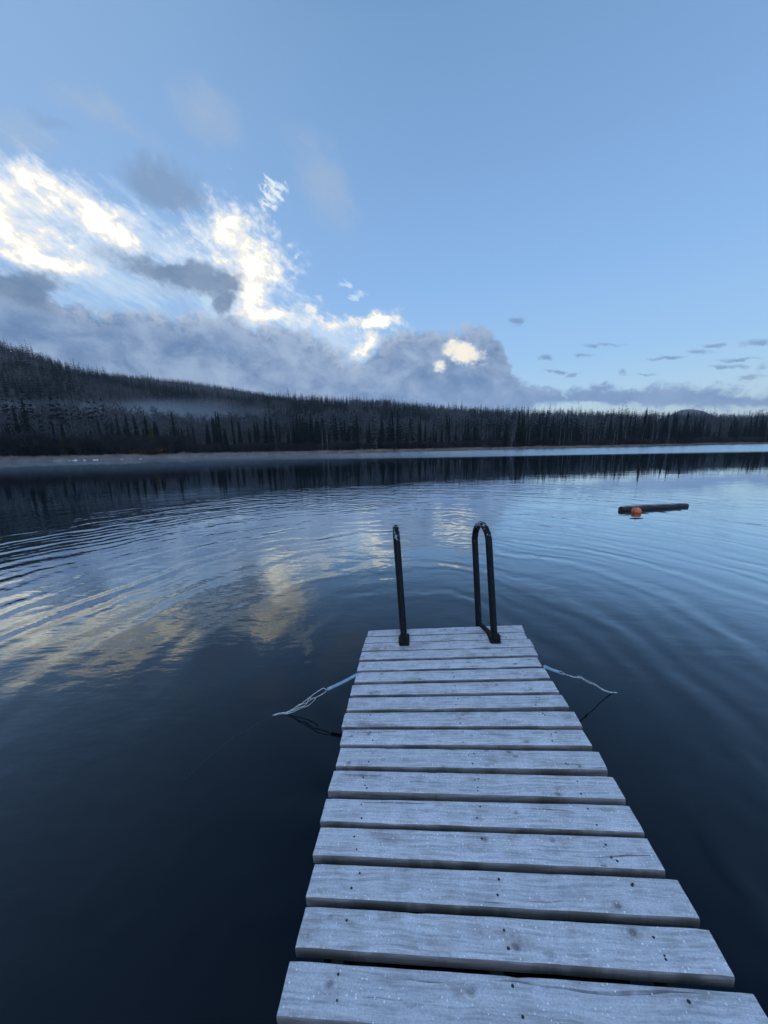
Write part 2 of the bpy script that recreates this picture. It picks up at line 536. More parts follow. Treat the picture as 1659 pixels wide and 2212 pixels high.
# slow swell that lets the far reflection waver
wob2 = noise(combine(X * 0.5, Y * 2.0, 4.0), 0.8, 3, 0.5)
h = h + (wob2 - 0.5) * 0.005 * near.smooth(10.0, 16.0) * near.smooth(46.0, 20.0)
bn = E.tree.nodes.new('ShaderNodeBump')
bn.inputs['Strength'].default_value = 1.0
bn.inputs['Distance'].default_value = 1.0
L(h, bn.inputs['Height'])
# far strip ruffled by a breath of wind
ruf_edge = Y + (noise(combine(X * 0.012, Y * 0.05, 1.0), 1.0, 4) - 0.5) * 16 - X * 0.02
ruf = (ruf_edge + X.min(0.0) * 0.22).smooth(44.0, 58.0) * (X + Y * 0.3).smooth(-25.0, 60.0, 0.35, 0.75)
gl = E.tree.nodes.new('ShaderNodeBsdfGlossy')
gl.distribution = 'GGX'
L(E(bn.outputs[0]), gl.inputs['Normal'])
L(ruf * 0.30 + 0.012, gl.inputs['Roughness'])
gl.inputs['Color'].default_value = (0.84, 0.93, 1.0, 1)
fr = E.tree.nodes.new('ShaderNodeFresnel')
fr.inputs['IOR'].default_value = 1.333
L(E(bn.outputs[0]), fr.inputs['Normal'])
df = E.tree.nodes.new('ShaderNodeBsdfDiffuse')
df.inputs['Color'].default_value = (0.001, 0.003, 0.006, 1)
tr = E.tree.nodes.new('ShaderNodeBsdfTransparent')
tr.inputs['Color'].default_value = (0.7, 0.85, 0.9, 1)
mx = E.tree.nodes.new('ShaderNodeMixShader')
mx.inputs[0].default_value = 0.25
L(E(df.outputs[0]), mx.inputs[1])
L(E(tr.outputs[0]), mx.inputs[2])
mx2 = E.tree.nodes.new('ShaderNodeMixShader')
refl = fcurve(E(fr.outputs[0]), [(0, 0.0), (0.02, 0.027), (0.035, 0.062), (0.083, 0.19), (0.145, 0.47), (0.21, 0.64), (0.35, 0.80), (0.58, 0.90), (1, 1)], 0, 1, 0, 1)
L(refl, mx2.inputs[0])
L(E(mx.outputs[0]), mx2.inputs[1])
L(E(gl.outputs[0]), mx2.inputs[2])
L(E(mx2.outputs[0]), mo.inputs['Surface'])


# ------------------------------------------------------------------ mesh helpers
def tag(o, label=None, cat=None, group=None, kind=None):
    if label: o['label'] = label
    if cat: o['category'] = cat
    if group: o['group'] = group
    if kind: o['kind'] = kind
    return o


def np_mesh(name, V, T, mats, midx=None, smooth=False):
    """triangle mesh from numpy arrays"""
    me = bpy.data.meshes.new(name)
    V = np.asarray(V, dtype=np.float32)
    T = np.asarray(T, dtype=np.int32)
    me.vertices.add(len(V))
    me.vertices.foreach_set('co', V.ravel())
    me.loops.add(T.size)
    me.loops.foreach_set('vertex_index', T.ravel())
    me.polygons.add(len(T))
    me.polygons.foreach_set('loop_start', np.arange(len(T), dtype=np.int32) * 3)
    for m in mats:
        me.materials.append(m)
    if midx is not None:
        me.polygons.foreach_set('material_index', np.asarray(midx, dtype=np.int32))
    if smooth:
        me.polygons.foreach_set('use_smooth', np.ones(len(T), dtype=bool))
    me.update(calc_edges=True)
    me.validate()
    return me


def link(name, me, parent=None, loc=None):
    o = bpy.data.objects.new(name, me)
    COL.objects.link(o)
    if parent: o.parent = parent
    if loc is not None: o.location = loc
    return o


def empty(name, loc, rz=0.0, parent=None):
    o = bpy.data.objects.new(name, None)
    COL.objects.link(o)
    o.location = loc
    o.rotation_euler = (0, 0, rz)
    o.empty_display_size = 0.2
    if parent: o.parent = parent
    return o


class MB:
    def __init__(s):
        s.v, s.f, s.m = [], [], []

    def add(s, vs, fs, mi=0):
        b = len(s.v)
        s.v += [tuple(v) for v in vs]
        s.f += [tuple(b + i for i in f) for f in fs]
        s.m += [mi] * len(fs)

    def box(s, c, sz, axes=None, mi=0):
        ax = axes or (Vector((1, 0, 0)), Vector((0, 1, 0)), Vector((0, 0, 1)))
        c = Vector(c)
        vs = [c + ax[0] * sz[0] / 2 * i + ax[1] * sz[1] / 2 * j + ax[2] * sz[2] / 2 * k for i in (-1, 1) for j in (-1, 1) for k in (-1, 1)]
        s.add(vs, [(0, 1, 3, 2), (4, 6, 7, 5), (0, 4, 5, 1), (2, 3, 7, 6), (0, 2, 6, 4), (1, 5, 7, 3)], mi)

    def tube(s, pts, rad, seg=12, mi=0, caps=True):
        pts = [Vector(p) for p in pts]
        n = len(pts)
        rads = rad if isinstance(rad, (list, tuple)) else [rad] * n
        t0 = (pts[1] - pts[0]).normalized()
        a = Vector((0, 0, 1)) if abs(t0.z) < 0.9 else Vector((1, 0, 0))
        u = t0.cross(a).normalized()
        vs = []
        for i, p in enumerate(pts):
            t = (pts[min(i + 1, n - 1)] - pts[max(i - 1, 0)]).normalized()
            u = (u - t * u.dot(t)).normalized()
            w = t.cross(u)
            for k in range(seg):
                an = 2 * math.pi * k / seg
                vs.append(p + (u * math.cos(an) + w * math.sin(an)) * rads[i])
        fs = [(i * seg + k, i * seg + (k + 1) % seg, (i + 1) * seg + (k + 1) % seg, (i + 1) * seg + k) for i in range(n - 1) for k in range(seg)]
        if caps:
            fs += [tuple(range(seg))[::-1], tuple((n - 1) * seg + k for k in range(seg))]
        s.add(vs, fs, mi)

    def build(s, name, mats, parent=None, loc=(0, 0, 0), smooth=True, bevel=0.0):
        me = bpy.data.meshes.new(name)
        lv = Vector(loc)
        me.from_pydata([tuple(Vector(v) - lv) for v in s.v], [], s.f)
        for m in (mats if isinstance(mats, (list, tuple)) else [mats]):
            me.materials.append(m)
        me.polygons.foreach_set('material_index', s.m)
        bm = bmesh.new()
        bm.from_mesh(me)
        bmesh.ops.recalc_face_normals(bm, faces=bm.faces)
        if bevel:
            bmesh.ops.bevel(bm, geom=[e for e in bm.edges if e.calc_face_angle(0) > 0.6], offset=bevel, segments=2, affect='EDGES')
        for f in bm.faces: f.smooth = smooth
        if smooth:
            for e in bm.edges:
                if len(e.link_faces) == 2 and e.calc_face_angle(0) > 0.7: e.smooth = False
        bm.to_mesh(me)
        bm.free()
        return link(name, me, parent, loc)


def bez(pts, n=8):
    """Catmull-Rom through points"""
    P = [Vector(p) for p in pts]
    P = [P[0] * 2 - P[1]] + P + [P[-1] * 2 - P[-2]]
    o = []
    for i in range(1, len(P) - 2):
        for k in range(n):
            t = k / n
            a, b, c_, d = P[i - 1], P[i], P[i + 1], P[i + 2]
            o.append(0.5 * ((2 * b) + (c_ - a) * t + (2 * a - 5 * b + 4 * c_ - d) * t * t + (3 * b - a - 3 * c_ + d) * t ** 3))
    o.append(P[-2])
    return o


# ------------------------------------------------------------------ dock
TL = [(1382.0,2363.1),(1372.9,2388.7),(1365.8,2412.5),(1357.6,2444.1),(1347.9,2481.1),(1339.3,2520.7),(1322,2566.7),(1309.8,2615.3),(1294.6,2671.2),(1288.5,2734.3),(1278.1,2801.5),(1253.7,2886.9),(1224.3,2991.4),(1202.9,3098.3),(1181.4,3235.1),(1148.6,3395.1),(1088.1,3596.6)]
BL = [(1376.5,2386.3),(1366.4,2411.1),(1356.2,2441.4),(1346.8,2474.6),(1338.3,2515.2),(1328.7,2558.0),(1312.9,2606.8),(1299.7,2663.3),(1280.3,2725.1),(1274.1,2793.1),(1258.7,2873.8),(1228.9,2966.1),(1199.5,3080.2),(1171.9,3207.5),(1145.9,3366.1),(1105.2,3555.9),(1034.7,3812.2)]
TR = [(1955.7,2342.3),(1964.6,2369.4),(1986.5,2395.7),(2001.1,2426.5),(2012.4,2462.9),(2041,2503.4),(2070.4,2550.4),(2105.7,2603.3),(2151.5,2664.9),(2183.3,2734.4),(2244.4,2816),(2297.6,2910.6),(2356.7,3017.2),(2424.2,3139),(2537.6,3293.3),(2655.8,3480.9),(2820.7,3716.8)]
BR = [(1967.7,2367.7),(1978,2394.8),(2003.4,2425.3),(2018,2456.8),(2033.5,2498.7),(2063.8,2542.1),(2097.5,2593.9),(2135.1,2650.3),(2184,2722.4),(2221.6,2796.7),(2279.6,2887),(2347.1,2997.2),(2418.2,3122.1),(2497,3266),(2627.1,3446.5),(2757.7,3666.4),(2985,3985)]
SC = 1.47
NRM = (RV * 0.09 - UV * 1.0 + F * 0.20)      # deck plane: (X - cam).NRM = SC, the dock lists a little


def deck_point(px, py):          # full-size photo pixels
    d = ray(px * 0.576, py * 0.576)
    return CAMPOS + d * (SC / d.dot(NRM))


def deck_h(x, y):                # height of the deck plane over the water at x, y
    return CAM_H + (SC - NRM.x * x - NRM.y * y) / NRM.z


DN = -NRM.normalized()           # deck normal, upwards
tl = [deck_point(*p) for p in TL]; bl = [deck_point(*p) for p in BL]
tr_ = [deck_point(*p) for p in TR]; br = [deck_point(*p) for p in BR]
AX = ((tl[0] + tr_[0]) / 2 - (bl[15] + br[15]) / 2)
AX = (AX - DN * AX.dot(DN)).normalized()      # along the dock, away from the camera
PX_ = AX.cross(DN).normalized()               # across, to the right
DM = Matrix((PX_, AX, DN)).transposed().to_4x4()
print('deck left/right far z', tl[0].z, tr_[0].z, 'near', bl[15].z, br[15].z, 'tilt', math.degrees(math.acos(DN.z)))

dock = empty('dock', (tl[0] + tr_[0]) / 2)
dock.matrix_world = Matrix.Translation((tl[0] + tr_[0]) / 2) @ DM
tag(dock, 'narrow wooden swimming dock of frosted grey boards reaching out over the lake', 'dock')
dinv = dock.matrix_world.inverted()
deck = bpy.data.objects.new('deck', None)
COL.objects.link(deck)
deck.parent = dock
TH = 0.038


def plank_mesh(c4, seed):
    """one board with worn edges; c4 = corners (far-left, near-left, far-right, near-right) in dock space"""
    a, b, c_, d = c4
    cen = (a + b + c_ + d) / 4
    rs = random.Random(seed)
    NX = 40
    rad = 0.0045
    prof = [(0.0, -TH), (0.0, -rad * 2.2), (0.0008, -rad), (rad * 0.6, -rad * 0.25), (rad * 1.8, 0), (0.25, 0), (0.5, 0), (0.75, 0)]
    vs, fs = [], []
    W = ((a - b).length + (c_ - d).length) / 2
    half = [(p0, z) for p0, z in prof]
    ring = []
    for q, z in half[:5]: ring.append((q / W, z))
    for q in (0.25, 0.5, 0.75): ring.append((q, 0.0))
    for q, z in half[:5][::-1]: ring.append((1 - q / W, z))
    n = len(ring)
    chips = [(rs.uniform(0, 1), rs.choice((0, 1)), rs.uniform(0.003, 0.012), rs.uniform(0.004, 0.012)) for _ in range(3)]
    cup = rs.uniform(-0.0012, 0.0012)
    for i in range(NX + 1):
        t = i / NX
        ends = 0.0022 if i in (0, NX) else 0
        for j, (q, z) in enumerate(ring):
            nl = b.lerp(d, t); fl = a.lerp(c_, t)
            wob_n = 0.0016 * mnoise.noise(Vector((t * 9, seed, 0))) + 0.0007 * mnoise.noise(Vector((t * 40, seed, 3)))
            wob_f = 0.0016 * mnoise.noise(Vector((t * 9, seed, 7))) + 0.0007 * mnoise.noise(Vector((t * 40, seed, 11)))
            pt = nl.lerp(fl, q) + Vector((0, wob_n * (1 - q) + wob_f * q, 0))
            zz = z + cup * (1 - (2 * q - 1) ** 2)
            if ends and z > -rad * 1.5: zz -= 0.0025
            for ct, side_, dp, wd in chips:
                if (q < 0.5) == (side_ == 0) and abs(t - ct) < wd and z > -TH * 0.6 and min(q, 1 - q) < 0.08:
                    zz -= dp * 0.3
            pt = pt + Vector(((0.0015 * mnoise.noise(Vector((q * 6, seed, 20 + i)))) if i in (0, NX) else 0, 0, zz))
            vs.append(pt - cen)
    for i in range(NX):
        for j in range(n - 1):
            p0 = i * n + j
            fs.append((p0, p0 + n, p0 + n + 1, p0 + 1))
        fs.append((i * n + n - 1, (i + 1) * n + n - 1, (i + 1) * n, i * n))
    fs.append(tuple(range(n)))
    fs.append(tuple(NX * n + k for k in range(n))[::-1])
    mi = [0] * len(fs)
    # nail heads
    for u in (0.13, 0.52, 0.87):
        for v in (0.25, 0.75):
            if rs.random() < 0.12: continue
            cnt = 2 if rs.random() < 0.25 else 1
            for kk in range(cnt):
                uu = u + rs.uniform(-0.012, 0.012) + kk * 0.012
                vv = v + rs.uniform(-0.09, 0.09)
                p0 = b.lerp(d, uu).lerp(a.lerp(c_, uu), vv) - cen
                rr = rs.uniform(0.0022, 0.0036)
                zt = 0.0008 + cup * (1 - (2 * vv - 1) ** 2)
                bi = len(vs)
                K = 9
                for k in range(K):
                    an = 2 * math.pi * k / K
                    vs.append(p0 + Vector((math.cos(an) * rr * 1.2, math.sin(an) * rr, zt)))
                for k in range(K):
                    an = 2 * math.pi * k / K
                    vs.append(p0 + Vector((math.cos(an) * rr * 1.4, math.sin(an) * rr * 1.2, zt - 0.0025)))
                fs.append(tuple(bi + k for k in range(K))); mi.append(1)
                for k in range(K):
                    fs.append((bi + k, bi + K + k, bi + K + (k + 1) % K, bi + (k + 1) % K)); mi.append(1)
    me = bpy.data.meshes.new('plank')
    me.from_pydata([tuple(v) for v in vs], [], fs)
    me.materials.append(M_plank); me.materials.append(M_nail)
    me.polygons.foreach_set('material_index', mi)
    bm = bmesh.new(); bm.from_mesh(me)
    bmesh.ops.recalc_face_normals(bm, faces=bm.faces)
    for f in bm.faces: f.smooth = len(f.verts) == 4
    for e in bm.edges:
        if len(e.link_faces) == 2 and e.calc_face_angle(0) > 0.7: e.smooth = False
    bm.to_mesh(me); bm.free()
    return me, cen


corners = []
for i in range(17):
    c4 = []
    for q in (tl[i], bl[i], tr_[i], br[i]):
        v = dinv @ q
        v.z = random.Random(i * 7 + 1).uniform(-0.001, 0.001)
        c4.append(v)
    corners.append(c4)
# the boards that run on below and behind the camera, same width and gap
lastl, lastr = corners[16][1], corners[16][3]
for k in range(1, 12):
    rs = random.Random(900 + k)
    o = Vector((0, -0.1275 * k, 0))
    j = rs.uniform(-0.012, 0.012)
    w = 0.092
    l0 = lastl + o + Vector((j, w, 0)); r0_ = lastr + o + Vector((j + rs.uniform(-0.01, 0.01), w, 0))
    if k == 1:
        pass
    corners.append([l0, l0 - Vector((0, w, 0)), r0_, r0_ - Vector((0, w, 0))])
for i, c4 in enumerate(corners):
    me, cen = plank_mesh(c4, i + 1)
    link('plank', me, deck, cen)
ymin = min(c[1].y for c in corners) + 0.02
ymax = max(c[0].y for c in corners) - 0.03
xl = max(c[0].x for c in corners[:17]); xr = min(c[2].x for c in corners[:17])
for xx in (xl + 0.12, (xl + xr) / 2, xr - 0.12):
    mb = MB()
    mb.box((xx, (ymin + ymax) / 2, -TH - 0.003 - 0.045), (0.038, ymax - ymin, 0.09))
    mb.build('stringer', M_steel_frame, dock, smooth=False, bevel=0.003)
mb = MB()
mb.box(((xl + xr) / 2, ymax - 0.075, -TH - 0.003 - 0.045 - 0.09), (xr - xl - 0.2, 0.09, 0.088))
mb.build('crossbeam', M_steel_frame, dock, smooth=False, bevel=0.003)
for yy in (ymax - 0.75, ymax - 2.2):
    mb = MB()
    mb.tube([(xl + 0.16, yy, -0.27), (xl + 0.2, yy, -0.27), (xr - 0.2, yy, -0.27), (xr - 0.16, yy, -0.27)], [0.10, 0.13, 0.13, 0.10], 20)
    mb.build('float_drum', M_float, dock)

# ------------------------------------------------------------------ swimming ladder: two hooped tube handrails
ladder = empty('swimming_ladder', deck_point(1680, 2380))
tag(ladder, 'black tubular swimming ladder with two chipped hooped handrails at the dock end', 'ladder')
LI = ladder.location.copy()


def handrail(near_base, near_up, far_up, far_low, name='handrail'):
    root_pts = []
    top_mid = (near_up + far_up) / 2
    # legs and half-round hoop
    span = (far_up - near_up)
    up = (near_up - near_base).normalized()
    r_h = span.length / 2
    pts = [near_base, near_base.lerp(near_up, 0.35), near_base.lerp(near_up, 0.7)]
    for k in range(0, 13):
        an = math.pi * k / 12
        pts.append(top_mid - span.normalized() * math.cos(an) * r_h + up * math.sin(an) * r_h * 1.15)
    pts += [far_up.lerp(far_low, 0.35), far_up.lerp(far_low, 0.75), far_low]
    path = bez(pts, 3)
    mb = MB()
    mb.tube(path, 0.024, 16)
    o = mb.build(name, M_tube, ladder, (0, 0, 0))
    o.location = -LI
    for v in o.data.vertices: v.co = v.co - near_base
    o.location = near_base - LI
    return o


zb = deck_point(1067 / 0.576, 1384 / 0.576)
def DP(px, py, D): return depth_point(px, py, D)
def deck_depth(px, py):
    q = deck_point(px / 0.576, py / 0.576)
    return (q - CAMPOS).dot(F)
# right rail
dn = deck_depth(1067, 1383)
nb = DP(1068, 1383, dn)
nu = DP(1056, 1172, dn - 0.0)
fu = DP(1026, 1172, dn + 0.24)
fl_ = DP(1034, 1345, dn + 0.24)
low = fl_ + (fl_ - fu).normalized() * 0.75
rail_r = handrail(nb, nu, fu, low)
# left rail, seen edge on
dnl = deck_depth(873, 1389)
nbl = DP(873.5, 1388, dnl)
nul = DP(858.5, 1178, dnl)
ful = DP(856.5, 1178, dnl + 0.24)
fll = DP(869, 1345, dnl + 0.24)
lowl = fll + (fll - ful).normalized() * 0.75
rail_l = handrail(nbl, nul, ful, lowl)
for base, far in ((nb, fl_), (nbl, fll)):
    mb = MB()
    f2 = far.copy()
    b2 = base + DN * 0.022
    mb.tube([b2, b2.lerp(f2, 0.5), f2], 0.018, 12)
    mb.build('brace', M_tube, ladder, LI).location = (0, 0, 0)
for base, sgn in ((nb, 1), (nbl, -1)):
    mb = MB()
    c0 = base + PX_ * 0.016 * sgn + DN * 0.028
    mb.box(c0 - DN * 0.006, (0.048, 0.04, 0.05), (PX_, AX, DN))
    mb.box(base + DN * 0.004 + AX * 0.03, (0.075, 0.15, 0.007), (PX_, AX, DN))
    o = mb.build('mounting_bracket', M_bracket, ladder, LI, smooth=False, bevel=0.006)
    o.location = (0, 0, 0)
    for s in (-0.02, 0.085):
        mb = MB()
        q = base + AX * s + DN * 0.006 + PX_ * 0.028 * sgn
        mb.tube([q, q + DN * 0.009], 0.008, 6)
        mb.build('bolt', M_tube, ladder, LI).location = (0, 0, 0)
for tt in (0.45, 0.85):
    a, b = fl_.lerp(low, tt), fll.lerp(lowl, tt)
    mb = MB()
    mb.tube([a, a.lerp(b, 0.5), b], 0.016, 12)
    mb.build('rung', M_tube, ladder, LI).location = (0, 0, 0)


# ------------------------------------------------------------------ mooring ropes
def rope_thing(label, hose_a, hose_b, strands, under):
    root = empty('mooring_rope', hose_a)
    tag(root, label, 'rope')
    mb = MB()
    mid = hose_a.lerp(hose_b, 0.5) - Vector((0, 0, 0.004))
    mb.tube(bez([hose_a, mid, hose_b], 4), 0.0105, 12)
    mb.build('hose_sleeve', M_hose, root, hose_a).location = (0, 0, 0)
    for s in strands:
        mb = MB()
        pts = bez(s, 6)
        rs = random.Random(len(s))
        pts = [p + Vector((rs.uniform(-1, 1), rs.uniform(-1, 1), rs.uniform(-1, 1))) * 0.0012 for p in pts]
        mb.tube(pts, 0.0028, 8)
        mb.build('rope_strand', M_rope, root, hose_a).location = (0, 0, 0)
    mb = MB()
    mb.tube(bez(under, 6), 0.005, 8)
    mb.build('sunk_rope', M_rope, root, hose_a).location = (0, 0, 0)
    return root


def water_line(px, py): return on_water(px, py, 0.0)


# left rope: leaves the deck edge, hose sleeve, twisted double line, enters the water at (600,1540)
ha = DP(775, 1455, deck_depth(768, 1460)) - Vector((0, 0, 0.03))
ha = DP(772, 1457, (ha - CAMPOS).dot(F) + 0.0)
end_w = water_line(603, 1541)
dend = (end_w - CAMPOS).dot(F)
dst = (ha - CAMPOS).dot(F)
def LP(px, py, t, dd=0.0): return DP(px, py, dst + (dend - dst) * t + dd)
hb = LP(708, 1489, 0.28)
s1 = [LP(706, 1490, 0.29), LP(698, 1487, 0.33), LP(684, 1495, 0.38), LP(672, 1504, 0.45), LP(660, 1513, 0.53), LP(650, 1522, 0.6), LP(638, 1529, 0.72), LP(622, 1537, 0.86), end_w]
s2 = [LP(706, 1491, 0.29), LP(697, 1499, 0.34), LP(683, 1506, 0.4), LP(672, 1511, 0.46), LP(660, 1519, 0.53), LP(646, 1522, 0.62), LP(632, 1533, 0.74), LP(618, 1541, 0.86), end_w]
s3 = [LP(683, 1507, 0.4, 0.01), LP(679, 1513, 0.42, 0.01), LP(664, 1525, 0.5, 0.01), LP(650, 1530, 0.6, 0.01), LP(630, 1539, 0.75), LP(612, 1543, 0.9), water_line(590, 1545)]
s4 = [LP(676, 1508, 0.44), LP(668, 1509, 0.48), LP(660, 1523, 0.52), LP(645, 1529, 0.62), LP(628, 1536, 0.76), LP(610, 1541, 0.9), water_line(596, 1543)]
und = [end_w, water_line(575, 1549) - Vector((0, 0, 0.012)), water_line(540, 1558) - Vector((0, 0, 0.05)), water_line(480, 1573) - Vector((0, 0, 0.12)), water_line(380, 1600) - Vector((0, 0, 0.3))]
rope_thing('looped white mooring line with pale blue hose sleeve at the left dock edge', ha, hb, [s1, s2, s3, s4], und)
# right rope
ha = DP(1177, 1440, deck_depth(1177, 1444))
end_w = water_line(1327, 1496)
dend = (end_w - CAMPOS).dot(F)
dst = (ha - CAMPOS).dot(F)
hb = LP(1204, 1451, 0.2)
s1 = [LP(1203, 1451, 0.2), LP(1211, 1450, 0.25), LP(1222, 1457, 0.34), LP(1240, 1463, 0.45), LP(1252, 1461, 0.5), LP(1264, 1468, 0.58), LP(1282, 1476, 0.7), LP(1300, 1488, 0.84), LP(1315, 1494, 0.94), end_w]
s2 = [LP(1203, 1452, 0.2), LP(1214, 1456, 0.27), LP(1226, 1458, 0.36), LP(1243, 1463, 0.47), LP(1256, 1465, 0.52), LP(1270, 1474, 0.6), LP(1286, 1480, 0.72), LP(1302, 1491, 0.85), LP(1318, 1496, 0.95), end_w]
und = [end_w, water_line(1345, 1497) - Vector((0, 0, 0.015)), water_line(1380, 1500) - Vector((0, 0, 0.06)), water_line(1450, 1506) - Vector((0, 0, 0.2))]
rope_thing('thin grey mooring line with short blue hose sleeve at the right dock edge', ha, hb, [s1, s2], und)

# ------------------------------------------------------------------ floating log and buoy
la, lb = on_water(1341, 1103), on_water(1482, 1094)
lrad = 0.09
la.z = 0.03; lb.z = 0.03
log = empty('floating_log', (la + lb) / 2)
tag(log, 'dark wet log with frost on top floating flat on the open lake', 'log')
mb = MB()
pts, rads = [], []
for i in range(15):
    t = i / 14
    q = la.lerp(lb, t) + Vector((0, 0, 0.008 * math.sin(t * 5)))
    pts.append(q); rads.append(lrad * (1.0 - 0.10 * t) * (1 + 0.04 * math.sin(t * 23)) * (0.86 if i in (0, 14) else 1))
mb.tube(pts, rads, 20, caps=False)
mb.build('bark', M_log, log, log.location.copy()).location = (0, 0, 0)
for e, s in ((0, -1), (14, 1)):
    mb = MB()
    dirv = (lb - la).normalized() * s
    mb.tube([pts[e] - dirv * 0.004, pts[e] + dirv * 0.006], rads[e] * 0.985, 20)
    mb.build('cut_end', M_log_end, log, log.location.copy()).location = (0, 0, 0)
bc = on_water(1374, 1108)
buoy = empty('mooring_buoy', bc)
tag(buoy, 'faded orange round buoy floating against the log', 'buoy')
mb = MB()
BR_ = 0.105
seg, rings = 28, 18
vs, fs = [], []
cz = 0.045
for i in range(rings + 1):
    th = math.pi * i / rings
    for k in range(seg):
        an = 2 * math.pi * k / seg
        vs.append(bc + Vector((math.sin(th) * math.cos(an) * BR_, math.sin(th) * math.sin(an) * BR_, cz + math.cos(th) * BR_ * 0.97)))
for i in range(rings):
    for k in range(seg):
        fs.append((i * seg + k, i * seg + (k + 1) % seg, (i + 1) * seg + (k + 1) % seg, (i + 1) * seg + k))
mb.add(vs, fs)
mb.build('shell', M_buoy, buoy, bc).location = (0, 0, 0)
mb = MB()
ang = math.atan2(-bc.y, -bc.x) - 0.55
cv = Vector((math.cos(ang), math.sin(ang), 0))
mb.tube([bc + Vector((0, 0, cz)) + (cv * math.sin(a) + Vector((0, 0, 1)) * math.cos(a)) * (BR_ + 0.0008) for a in [2 * math.pi * k / 40 for k in range(41)]], 0.0045, 6, caps=False)
mb.build('seam', M_buoy_dark, buoy, bc).location = (0, 0, 0)
mb = MB()
mb.tube([bc + Vector((0, 0, cz + BR_ * 0.94)), bc + Vector((0, 0, cz + BR_ + 0.012)), bc + Vector((0, 0, cz + BR_ + 0.02))], [0.02, 0.018, 0.010], 12)
mb.build('top_lug', M_buoy_dark, buoy, bc).location = (0, 0, 0)

for px, py, ln, lab in ((1375, 1120, 0.16, 'thin dark twig floating just below the orange buoy'),):
    c0 = on_water(px, py)
    tw_ = empty('floating_twig', c0)
    mb = MB()
    mb.tube(bez([(-ln, 0.0, 0.004), (-ln * 0.3, 0.012, 0.007), (ln * 0.4, -0.008, 0.006), (ln, 0.012, 0.003)], 4), 0.007, 6)
    mb.tube([(ln * 0.2, 0, 0.005), (ln * 0.5, 0.05, 0.012)], [0.005, 0.002], 6)
    COL.objects.unlink(tw_); bpy.data.objects.remove(tw_)
    o = mb.build('floating_twig', M_bark)
    o.location = c0
    tag(o, lab, 'twig')

# ------------------------------------------------------------------ terrain tables, from sight lines to shore and skyline
def interp(x, xs, ys): return float(np.interp(x, xs, ys))


shore_tab = [(-1600, 40), (-700, 58), (0, 74), (240, 80), (553, 102), (829, 118), (1106, 138), (1382, 155), (1659, 190), (2300, 240), (3200, 260)]
S_az = [math.atan((x - 829.5) / FPX) for x, y in shore_tab]
S_r = [y / math.cos(a) for a, (x, y) in zip(S_az, shore_tab)]
# full circle: the near bank comes round behind the camera
S_az = [-math.pi, -2.3] + S_az + [2.3, math.pi]
S_r = [16, 30] + S_r + [60, 16]
near_tab = [(-1500, 560), (-600, 656), (-200, 718), (0, 758), (100, 788), (215, 820), (300, 838), (380, 850), (500, 865), (600, 866), (700, 871), (829, 876), (900, 885), (1000, 893),
            (1106, 898), (1250, 903), (1382, 908), (1659, 912), (2400, 905), (3300, 900)]
NC = [azel(*p) for p in near_tab]
NC_az = [a for a, e in NC]; NC_el = [e for a, e in NC]
far_tab = [(-1500, 700), (0, 800), (150, 812), (215, 815), (290, 819), (400, 830), (500, 844), (560, 854), (650, 872), (800, 900), (3000, 930)]
FC = [azel(*p) for p in far_tab]
FC_az = [a for a, e in FC]; FC_el = [e for a, e in FC]
R_NC, R_FC = 720.0, 1350.0


def shore_r(a): return interp(a, S_az, S_r)


def height(a, r):
    sr = shore_r(a)
    front = max(0.0, math.cos(min(abs(a), math.pi)) * 0.5 + 0.5)
    if r < sr:
        return -0.05 - min(2.0, (sr - r) * 0.12)
    ec = interp(a, NC_az, NC_el) if abs(a) < 1.35 else 0.03
    zc = CAM_H + R_NC * math.tan(ec)
    zf = CAM_H + R_FC * math.tan(interp(a, FC_az, FC_el)) if abs(a) < 1.35 else 20
    t = (r - sr) / (R_NC - sr)
    bank = 0.75 * min(1, (r - sr) / 5.0)
    if r <= R_NC:
        t0 = max(0.0, (r - sr - 40) / (R_NC - sr - 40))
        s = t0 * t0 * (3 - 2 * t0) * 0.45 + t0 ** 1.15 * 0.55
        z = bank + (zc - 0.8) * s
        z += 5.0 * mnoise.noise(Vector((a * 9, r / 120, 3.0))) * t0 * (1 - t0) * 4 * min(1, zc / 60)
        return z
    t = min(1.0, (r - R_NC) / (R_FC - R_NC))
    dip = -math.sin(math.pi * t) * 14
    z = zc + (max(zf, 10) - zc) * (t * t * (3 - 2 * t)) + dip
    if r > R_FC:
        u = min(1, (r - R_FC) / 1500)
        z = max(zf, 10) * (1 - u * u * (3 - 2 * u)) + 8
    return z


# ground sheet: polar grid round the camera
azs = np.concatenate([np.linspace(-math.pi, -1.3, 20)[:-1], np.linspace(-1.3, 1.3, 261), np.linspace(1.3, math.pi, 20)[1:]])
fr_ = np.concatenate([[0.0], [0.5, 0.8, 0.93, 0.99, 1.0]])
Vg, Tg = [], []
nr = 0
for ia, a in enumerate(azs):
    sr = shore_r(a)
    rs_ = [3.0, sr * 0.4, sr * 0.8, sr - 6, sr - 2, sr, sr + 1, sr + 3, sr + 5, sr + 12, sr + 25, sr + 40] + list(np.linspace(sr + 60, R_NC, 26)) + list(np.linspace(R_NC + 40, R_FC, 12)) + [1500, 1700, 2000, 2400, 2850, 3600, 4600]
    nr = len(rs_)
    for r_v in rs_:
        r_v = float(r_v)
        z = height(a, r_v) if r_v < 2850 else 8.0
        if r_v < sr * 0.5: z = -2.1
        Vg.append((math.sin(a) * r_v, math.cos(a) * r_v, z))
Vg.append((0, 0, -2.1))
cidx = len(Vg) - 1
na = len(azs)
